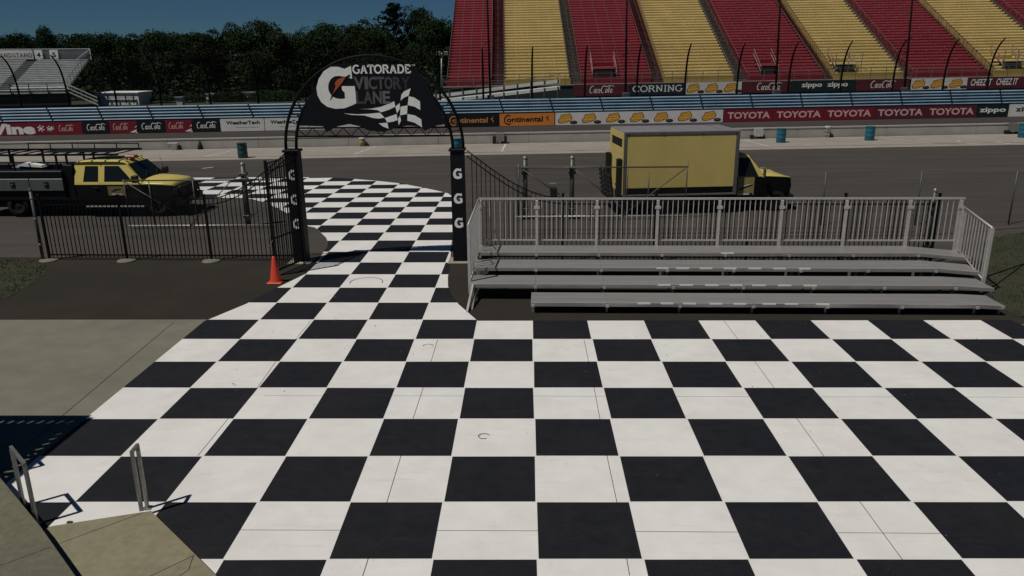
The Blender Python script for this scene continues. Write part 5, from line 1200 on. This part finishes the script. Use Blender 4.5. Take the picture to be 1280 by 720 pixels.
for sgn in (1, -1):
    sd_ = (lambda x, z, w, s=sgn: Vector((VX+x, VY+s*((-(0.985-0.2*(z-1.27)/0.75))-w), z)))
    for poly in ([(-4.10,1.31),(-3.55,1.31),(-3.55,1.86),(-4.02,1.86)],[(-3.32,1.31),(-2.28,1.31),(-2.46,1.52),(-2.78,1.86),(-3.30,1.86)]):
        mb = MB(); mb.prism([(x,z) for x,z in poly], lambda u,v,w: sd_(u,v,0.008-w), 0.01, M_GLASS); mb.build('side_window', t)
    for x in (-3.44,):
        mb = MB(); mb.prism([(x-0.008,0.55),(x+0.008,0.55),(x+0.008,1.93),(x-0.008,1.93)], lambda u,v,w: (sd_(u,v,0.004-w) if v > 1.2 else Vector((VX+u, VY-sgn*(1.003-w*0.5), v))), 0.004, M_BLKV); mb.build('door_gap', t)
    for x in (-3.62,-2.5):
        mb = MB(); mb.box(VX+x-0.1,VX+x+0.06,VY-sgn*1.03-0.015,VY-sgn*1.03+0.015,1.08,1.115,M_PLAS,0.005); mb.build('door_handle', t)
    mb = MB(); mb.box(VX-2.05-0.10,VX-2.05+0.10,VY-sgn*1.22-0.09,VY-sgn*1.22+0.09,1.30,1.56,M_PLAS,0.03); mb.bar((VX-2.1,VY-sgn*0.98,1.36),(VX-2.05,VY-sgn*1.2,1.38),0.04,0.04,M_PLAS); mb.build('side_mirror', t)
wp = lambda u, f, w: L(-2.50+(0.58)*f+0.006+w*0.7, u*(1+0.14*f), 1.93-0.60*f+0.012+w)
mb = MB(); vs = [wp(-0.74,0.05,0),wp(0.74,0.05,0),wp(0.80,0.95,0),wp(-0.80,0.95,0)]; mb.add(vs+[wp(-0.74,0.05,0.006),wp(0.74,0.05,0.006),wp(0.80,0.95,0.006),wp(-0.80,0.95,0.006)], [(0,1,2,3),(7,6,5,4),(0,4,5,1),(1,5,6,2),(2,6,7,3),(3,7,4,0)], M_GLASS); mb.build('windshield', t)
for q in (-0.5,0.25):
    mb = MB(); mb.bar(wp(q,0.93,0.02), wp(q+0.42,0.62,0.03), 0.015,0.015,M_PLAS); mb.build('wiper', t)
mb = MB(); mb.box(VX-2.78,VX-2.42,VY-0.30,VY+0.02,2.05,2.17,M_AMBER,0.03); mb.build('light_bar', t)
for q in (-0.55,-0.28,0,0.28,0.55):
    mb = MB(); mb.box(VX-2.64,VX-2.56,VY+q-0.06,VY+q+0.06,2.03,2.07,M_AMBER,0.01); mb.build('roof_marker', t)
mb = MB(); mb.box(VF-0.17,VF-0.04,VY-0.78,VY+0.78,0.72,1.10,M_PLAS,0.03); mb.build('grille', t)
mb = MB(); mb.box(VF-0.16,VF+0.02,VY-0.98,VY+0.98,0.42,0.68,M_BLKV,0.04); mb.build('front_bumper', t)
for q in (-0.82,0.82):
    mb = MB(); mb.box(VF-0.36,VF-0.10,VY+q-0.14,VY+q+0.14,0.80,1.04,M_GLASS,0.03); mb.build('headlight', t)
    mb = MB(); mb.tube([(VF+0.02,VY+q*0.6,0.45),(VF+0.10,VY+q*0.6,0.8),(VF+0.04,VY+q*0.6,1.10)],0.035,M_BLK,8); mb.build('grille_guard', t)
mb = MB(); mb.tube([(VF+0.05,VY-0.78,1.05),(VF+0.05,VY+0.78,1.05)],0.035,M_BLK,8); mb.build('grille_guard', t)
mb = MB(); mb.flat([(-3.22,0.80),(-2.58,0.80),(-2.58,1.14),(-3.22,1.14)], lambda u,v,w: Vector((VX+u,YN-0.004-w,v)), 0, mat('door_print', (0.16,0.125,0.05), 0.6)); 
mb.ribbon([(-3.10,0.93),(-2.95,1.0),(-2.72,1.04)], [0.02,0.07,0.02], lambda u,v,w: Vector((VX+u,YN-0.006-w,v)), 0, M_BLKB); mb.ribbon([(-3.1,0.85),(-2.7,0.85)], 0.03, lambda u,v,w: Vector((VX+u,YN-0.006-w,v)), 0, M_WBAN); mb.build('door_emblem', t)
mb = MB(); mb.box(VX-4.1,VX-1.9,YN-0.06,YN+0.10,0.36,0.42,M_TRIM,0.01); mb.build('running_board', t)
for x in (-1.42,-6.7): 
    for s_ in (-1,1): wheel(t, VX+x, VY+s_*0.96, 0.41, 0.28, s_)
mb = MB(); mb.box(VX-8.6,VF-0.3,VY-0.75,VY+0.75,0.34,0.60,M_PLAS); mb.build('chassis', t)
mb = MB(); mb.box(VX-4.78,VX-4.46,VY-0.95,VY+0.95,0.6,1.92,M_BLKV,0.02); mb.build('headache_rack', t)
mb = MB(); mb.box(VX-8.7,VX-4.80,VY-0.98,VY+0.98,0.62,0.98,M_BLKV,0.02); mb.build('bed_floor', t)
for i in range(3):
    x1 = VX-4.82-i*1.25; mb = MB(); mb.box(x1-1.22,x1,VY-1.06,VY-0.62,0.985,1.44,M_TBOX,0.02); o = mb.build('toolbox', t)
    mb = MB(); mb.box(x1-0.68,x1-0.54,VY-1.085,VY-1.062,1.12,1.34,M_BLKB,0.01); mb.build('latch', o)
    mb = MB(); mb.bar((x1-0.65,VY-1.095,1.23),(x1-0.57,VY-1.095,1.23),0.02,0.03,M_GALV); mb.build('latch_bar', o)
mb = MB(); mb.box(VX-8.7,VX-4.80,VY-1.06,VY-0.55,1.445,1.72,M_BLKV,0.03); mb.build('upper_box', t)
mb = MB(); mb.box(VX-8.7,VX-4.9,VY+0.4,VY+0.98,0.98,1.80,M_BLKV,0.03); mb.build('rear_box', t)
mb = MB(); mb.box(VX-7.0,VX-5.9,VY-0.45,VY+0.2,1.0,1.83,mat('tank_blue', (0.015,0.03,0.07), 0.5),0.06); mb.build('tank', t)
mb = MB(); mb.prism([(-6.75,1.85),(-5.75,1.78),(-5.8,1.86),(-6.4,1.96)], lambda u,v,w: L(u,-0.6+w,v), 0.3, M_SWHT); mb.build('folded_sheet', t)
for x in (-7.9,-6.6,-5.0,-4.62):
    for s_ in (-0.9,0.9): mb = MB(); mb.bar(L(x,s_,1.7), L(x,s_,2.28), 0.06,0.06,M_BLK); mb.build('rack_upright', t)
for s_ in (-0.9,0.9):
    mb = MB(); mb.bar(L(-8.6,s_,2.28), L(-2.7,s_,2.28), 0.06,0.07,M_BLK); mb.build('rack_rail', t)
mb = MB(); mb.bar(L(-7.1,0.9,2.52), L(-2.8,0.9,2.48), 0.035,0.035,M_BLK); mb.build('rack_top_rail', t)
for i in range(6): x = -7.1+i*0.86; mb = MB(); mb.bar(L(x,0.9,2.28), L(x,0.9,2.51), 0.03,0.03,M_BLK); mb.build('rack_stanchion', t)
for i in range(12): x = -8.4+i*0.5; mb = MB(); mb.bar(L(x,-0.9,2.27), L(x,0.9,2.27), 0.05,0.03,M_BLK); mb.build('rack_cross_bar', t)
mb = MB(); mb.box(VX-5.6,VX-3.0,VY-0.55,VY+0.55,2.315,2.36,M_BLK,0.01); mb.build('rack_panel', t)
mb = MB(); mb.tube([L(-1.85,0.9,1.3),L(-2.05,0.92,2.0)],0.006,M_BLK,4); mb.build('antenna', t)

# --- yellow box truck
BY = 27.75; bw = 2.3
a = atY(780.5,169,BY); b = atY(926,169,BY); zt = atY(781,165,BY).z; zb = atY(781,246,BY).z; BX0, BX1 = a.x, b.x+0.11
t = thing('box_truck', 'yellow box truck with a grey roof and a black and yellow cab behind the bleachers', 'box truck', ((BX0+BX1)/2,BY+bw/2,0))
mb = MB(); mb.box(BX0+0.03,BX1-0.03,BY+0.02,BY+bw-0.02,zb+0.04,zt-0.04,M_BLKV); mb.build('box_core', t)
mb = MB(); mb.box(BX0+0.10,BX1-0.13,BY-0.004,BY+0.02,zb+0.30,zt-0.13,M_YELB,0.002); mb.build('side_panel', t)
mb = MB(); mb.box(BX0+0.10,BX1-0.13,BY-0.003,BY+0.02,zb+0.07,zb+0.295,M_BLKV); mb.build('black_band', t)
mb = MB(); mb.box(BX0-0.01,BX1+0.01,BY-0.02,BY+bw+0.02,zt-0.035,zt,M_ROOF,0.01); mb.build('roof', t)
for x in range(1, 6): mb = MB(); mb.box(BX0+x*0.72,BX0+x*0.72+0.03,BY+0.05,BY+bw-0.05,zt+0.001,zt+0.012,M_ROOF); mb.build('roof_bow', t)
for (x0,x1,z0,z1,nm) in ((BX0,BX1,zt-0.125,zt-0.036,'top_trim'),(BX0,BX1,zb,zb+0.065,'bottom_rail'),(BX0,BX0+0.095,zb+0.066,zt-0.126,'corner_post'),(BX1-0.125,BX1,zb+0.066,zt-0.126,'corner_post')):
    mb = MB(); mb.box(x0,x1,BY-0.022,BY+0.03,z0,z1,M_TRIM if nm != 'bottom_rail' else M_GALV,0.006); mb.build(nm, t)
# rear face: frame and roll door
mb = MB(); mb.box(BX0-0.02,BX0+0.02,BY,BY+bw,zt-0.28,zt-0.04,M_YELB,0.005); mb.box(BX0-0.02,BX0+0.02,BY,BY+0.22,zb+0.05,zt-0.281,M_YELB,0.005); mb.box(BX0-0.02,BX0+0.02,BY+bw-0.22,BY+bw,zb+0.05,zt-0.281,M_YELB,0.005); mb.build('rear_frame', t)
for k in range(7):
    z0 = zb+0.06+k*(zt-0.30-zb-0.06)/7; z1 = zb+0.06+(k+1)*(zt-0.30-zb-0.06)/7-0.012; mb = MB(); mb.box(BX0+0.005,BX0+0.03,BY+0.225,BY+bw-0.225,z0,z1,M_YELB if k < 6 else M_PLAS,0.004); mb.build('door_panel', t)
for q in (0.05, bw-0.3):
    mb = MB(); mb.box(BX0-0.20,BX0-0.025,BY+q,BY+q+0.25,zb-0.2,zb+1.35,M_PLAS,0.03); mb.build('lift_column', t)
for k in range(6):
    mb = MB(); z = zb-0.15+k*0.17; mb.bar((BX0-0.34-0.02*k,BY+0.1,z),(BX0-0.34-0.02*k,BY+bw-0.1,z),0.05,0.09,M_PLAS); mb.build('lift_gate_slat', t)
for q in (0.15,0.8,1.4,2.0): mb = MB(); mb.bar((BX0-0.30,BY+q,zb-0.25),(BX0-0.42,BY+q,zb+0.85),0.05,0.05,M_PLAS); mb.build('lift_gate_frame', t)
mb = MB(); mb.box(BX0+0.1,BX1+1.6,BY+0.55,BY+bw-0.55,0.42,zb+0.02,M_PLAS); mb.build('chassis', t)
mb = MB(); mb.box(BX0+0.4,BX1-0.3,BY+0.02,BY+0.06,zb-0.22,zb-0.005,M_PLAS); mb.build('side_skirt', t)
CX1 = atY(989,235,BY+0.2).x+0.28; cy = BY+bw/2; hw = 0.95
w_ = lambda x, y, z: Vector((x, cy+y, z))
zc = atY(932,195,BY+0.35).z; zh = atY(969,218,BY+0.5).z; zf = atY(988,226,BY+0.15).z; zd = atY(945,223,BY+0.25).z
mb = MB()
def lo2(x, w, zb_, zt_): return [w_(x,-w*0.97,zb_),w_(x,-w,zb_+0.2),w_(x,-w,zt_),w_(x,w,zt_),w_(x,w,zb_+0.2),w_(x,w*0.97,zb_)]
loft(mb, [lo2(BX1+0.0,hw,0.5,zd),lo2(CX1-0.9,hw,0.5,zd),lo2(CX1-0.25,hw*0.98,0.5,zd-0.05),lo2(CX1-0.05,hw*0.93,0.5,zd-0.10),lo2(CX1+0.0,hw*0.88,0.55,zd-0.16)], M_BLKV); mb.build('cab_body', t)
mb = MB()
def h2(x, w, ze, zc_): return [w_(x,-w,ze-0.03),w_(x,-w*0.98,ze+0.03),w_(x,-w*0.85,ze+(zc_-ze)*0.7),w_(x,0,zc_),w_(x,w*0.85,ze+(zc_-ze)*0.7),w_(x,w*0.98,ze+0.03),w_(x,w,ze-0.03)]
xw = atY(960,221,BY+0.3).x
loft(mb, [h2(xw-0.35,hw,zd,zh+0.06),h2(xw+0.15,hw*0.99,zd,zh+0.02),h2(CX1-0.45,hw*0.98,zd-0.02,zh-0.08),h2(CX1-0.12,hw*0.94,zd-0.05,zf+0.03),h2(CX1+0.0,hw*0.86,zd-0.10,zf-0.06)], M_YEL, True, True); mb.build('hood', t)
mb = MB(); xr0 = BX1+0.02; xrf = atY(944,198,BY+0.35).x
def g3(x, z): f = (z-zd)/(zc-zd+0.001); return [w_(x,-hw,zd-0.02),w_(x,-hw+0.16*f,z-0.05),w_(x,-hw+0.30*f,z),w_(x,0,z+0.02),w_(x,hw-0.30*f,z),w_(x,hw-0.16*f,z-0.05),w_(x,hw,zd-0.02)]
loft(mb, [g3(xr0,zc+0.02),g3(xrf-0.12,zc),g3(xrf+0.02,zc-0.06),g3(xw-0.02,zh+0.03)], M_YEL); mb.build('cab_roof', t)
for sgn in (-1, 1):
    sf = lambda x, z, w, s=sgn: Vector((x, cy+s*(hw-0.16*(z-zd)/(zc-zd)+w), z))
    mb = MB(); mb.prism([(xr0+0.10,zd+0.02),(xw-0.18,zd+0.02),(xrf-0.02,zc-0.12),(xr0+0.14,zc-0.11)], lambda u,v,w: sf(u,v,0.008-w), 0.008, M_GLASS); mb.build('side_window', t)
    mb = MB(); mb.prism([(xr0+0.10,0.62),(xr0+0.72,0.62),(xr0+0.72,zd-0.025),(xr0+0.10,zd-0.025)], lambda u,v,w: Vector((u, cy+sgn*(hw+0.006-w), v)), 0.006, mat('door_yellow', (0.33,0.26,0.09), 0.5)); dr = mb.build('door', t)
    if sgn < 0:
        ff = lambda u,v,w: Vector((u, cy-hw-0.009-w, v))
        mb = MB(); mb.ribbon([(xr0+0.14,0.80),(xr0+0.35,0.93),(xr0+0.68,0.99)], [0.03,0.12,0.02], ff, 0, M_BLKB); mb.ribbon([(xr0+0.2,0.90),(xr0+0.45,0.99),(xr0+0.62,1.02)], [0.01,0.05,0.01], ff, 0.002, M_WBAN); mb.ribbon([(xr0+0.12,0.66),(xr0+0.68,0.66)], 0.05, ff, 0.002, M_WBAN); mb.build('emblem', dr)
    mb = MB(); mx_ = xw-0.05; y_ = cy+sgn*(hw+0.22); mb.box(mx_-0.02,mx_+0.03,y_-0.08,y_+0.08,zd+0.05,zd+0.30,M_GPOST,0.012); o = mb.build('side_mirror', t)
    mb = MB(); mb.tube([(mx_,cy+sgn*hw,zd-0.02),(mx_,y_,zd+0.0),(mx_,y_,zd+0.36),(mx_-0.05,cy+sgn*(hw-0.08),zd+0.3)],0.014,M_BIN,5); mb.build('mirror_arm', o)
    for x in (CX1-0.55, BX0+1.0): wheel(t, x, cy+sgn*0.95, 0.38, 0.26, sgn)
    mb = MB(); mb.box(CX1-0.16,CX1+0.03,cy+sgn*0.68-0.14,cy+sgn*0.68+0.14,zf-0.42,zf-0.2,M_GLASS,0.02); mb.build('headlight', t)
mb = MB(); f_ = lambda u, f, w: w_(xrf+0.03+(xw-xrf-0.06)*f+0.012, u, (zc-0.065)+((zh+0.025)-(zc-0.065))*f+0.012+w)
mb.add([f_(-0.72,0.06,0),f_(0.72,0.06,0),f_(0.82,0.95,0),f_(-0.82,0.95,0),f_(-0.72,0.06,0.006),f_(0.72,0.06,0.006),f_(0.82,0.95,0.006),f_(-0.82,0.95,0.006)], [(0,1,2,3),(7,6,5,4),(0,4,5,1),(1,5,6,2),(2,6,7,3),(3,7,4,0)], M_GLASS); mb.build('windshield', t)
mb = MB(); mb.box(CX1-0.05,CX1+0.1,cy-0.95,cy+0.95,0.40,0.62,M_PLAS,0.03); mb.build('front_bumper', t)
mb = MB(); mb.box(CX1-0.05,CX1+0.03,cy-0.55,cy+0.55,zf-0.45,zf-0.15,M_PLAS,0.02); mb.build('grille', t)

for x in (BX0+0.12, BX0+1.4, BX0+2.8, BX1-0.15):
    mb = MB(); mb.box(x-0.04,x+0.04,BY-0.035,BY-0.023,zt-0.095,zt-0.06,M_AMBER,0.004); mb.build('marker_light', t)
mb = MB(); mb.box(BX0-0.028,BX0+0.0,BY+bw/2-0.12,BY+bw/2+0.12,zb+0.25,zb+0.32,M_GALV,0.008); mb.build('door_latch', t)
for k in range(26):
    x = BX0+0.13+k*(BX1-BX0-0.30)/25; mb = MB()
    mb.flat(arc(x,zb+0.035,0.012,0.012,0,315,7), lambda u,v,w: Vector((u,BY-0.0225-w,v)), 0.002, M_TRIM); mb.build('rivet', t)
ang = 0.10; piv = Vector((BX0,BY,0)); c0_ = Vector(t.location); dlt = c0_-piv; dlt.rotate(Matrix.Rotation(ang,3,'Z')); t.location = piv+dlt; t.rotation_euler = (0,0,ang)
# ------------------------------------------------------------------ concrete slabs and pipe rails in the foreground
def slab(name, label, px, z, m, cat='slab'):
    P_ = [gp(x,y,z) for x,y in px]; c = sum(P_, Vector((0,0,0)))/len(P_); t = thing(name, label, cat, (c.x,c.y,0))
    mb = MB(); mb.prism([(p.x,p.y) for p in P_], lambda u,v,w: Vector((u,v,z-w*z)), 1.0, m); mb.build('slab', t); return t, P_
s2, P2 = slab('concrete_landing', 'lower concrete landing at the bottom left with a pipe rail at its corner', [(62,658),(188.5,638.5),(232,681),(272,721),(330,780),(40,790),(20,690)], 0.15, M_SLAB)
mb = MB(); a, b = P2[0], P2[1]; n = Vector((-(b.y-a.y), b.x-a.x, 0)).normalized(); mb.prism([(0,0.0),(0.035,0.0),(0.035,0.13),(0,0.13)], lambda u,v,w: a+(b-a)*w+n*(u+0.002)+Vector((0,0,v-0.15+0.012)), 1.0, M_WHITEP); mb.build('painted_edge', s2)
s1, P1 = slab('concrete_step', 'upper concrete slab in the bottom left corner, one step above the landing', [(-90,500),(0,597),(50,657.5),(92,717),(150,800),(-200,800)], 0.36, M_SLAB2)
mb = MB()
def sj(pts, z, par):
    mb = MB(); P_ = [gp(x,y,z) for x,y in pts]; mb.ribbon([(p.x,p.y) for p in P_], 0.010, lambda u,v,w: Vector((u,v,w)), z+0.002, M_JOINT); mb.build('joint', par)
sj([(75,679),(120,662.5),(179,641)], 0.15, s2); sj([(180,724),(243,694)], 0.15, s2); sj([(242,694),(236,712),(222,722)], 0.15, s2); sj([(-5,709),(63,684)], 0.36, s1)
c = gp(87,653,0.15); mb = MB(); mb.box(c.x-0.03,c.x+0.03,c.y-0.02,c.y+0.02,0.151,0.16,M_JOINT); mb.build('bolt_plate', s2)
def urail(label, b0, b1, h, grp='short pipe rails'):
    t = thing('pipe_rail', label, 'rail', ((b0.x+b1.x)/2,(b0.y+b1.y)/2,0), grp)
    for b_ in (b0, b1):
        mb = MB(); mb.bar((b_.x,b_.y,0.0),(b_.x,b_.y,h),0.038,0.038,M_GALV,Vector((0,1,0))); mb.build('leg', t)
        mb = MB(); mb.box(b_.x-0.05,b_.x+0.05,b_.y-0.05,b_.y+0.05,0.0145,0.022,M_GALV); mb.build('base_plate', t)
    d_ = (b1-b0).normalized()*0.019; mb = MB(); mb.bar((b0.x-d_.x,b0.y-d_.y,h+0.0195),(b1.x+d_.x,b1.y+d_.y,h+0.0195),0.038,0.038,M_GALV); mb.build('top_bar', t)
urail('galvanised pipe rail seen edge-on at the corner of the lower concrete landing', gp(184.5,636), gp(184.5,636)+Vector((0.015,-0.17,0)), 0.90)
urail('galvanised pipe rail beside the upper concrete slab at the left edge', gp(30,633), gp(46.5,656), 0.84)
urail('galvanised pipe rail cut off by the left edge of the photo', gp(-3,597), gp(-22,575), 0.95)

# raised viewing deck left of the frame, whose slatted edge throws the dark shadow at the left
t = thing('viewing_deck', 'raised viewing deck just outside the left edge, casting the slatted shadow on the ground', 'deck', (-10.5,9.5,0))
HZ = 4.2; sh = Vector((-0.46*HZ, -0.34*HZ, 0))
q0, q1, q2, q3 = [gp(x,y)+sh for x,y in ((-160,522),(112,522),(55,568),(8,606))]
q3 = q1+(gp(8,606)-gp(112,522)); q4 = q3+Vector((-3.5,-3.0,0)); q5 = Vector((q0.x, q4.y, 0))
edge = [q0, q1, q3, q4, q5]
cc = sum(edge, Vector((0,0,0)))/5
inn = []
for i, q in enumerate(edge):
    v = cc-q; v.z = 0; inn.append(q+v.normalized()*0.27)
mb = MB(); mb.prism([(q.x,q.y) for q in reversed(inn)], lambda u,v,w: Vector((u,v,HZ-0.12*w)), 1.0, M_BARK); mb.build('deck_boards', t)
for i in range(3):
    a, b = edge[i], edge[i+1]; a2, b2 = inn[i], inn[i+1]; n_ = max(4, int((b-a).length/0.17))
    mb = MB(); mb.bar(a+Vector((0,0,HZ-0.06)), b+Vector((0,0,HZ-0.06)), 0.16, 0.12, M_BARK); mb.build('edge_beam', t)
    for k in range(n_+1):
        if (i == 0 and k < n_-9): 
            if k%3: pass
        p, q = a.lerp(b,k/n_), a2.lerp(b2,k/n_); mb = MB(); mb.bar(p+Vector((0,0,HZ-0.05)), q+Vector((0,0,HZ-0.05)), 0.11, 0.06, M_BARK); mb.build('slat', t)
for p in (edge[1]+Vector((-0.5,-0.5,0)), edge[3]+Vector((0.3,0.6,0)), edge[0], edge[4]):
    mb = MB(); mb.bar((p.x,p.y,0),(p.x,p.y,HZ-0.12),0.14,0.14,M_BARK); mb.build('deck_post', t)
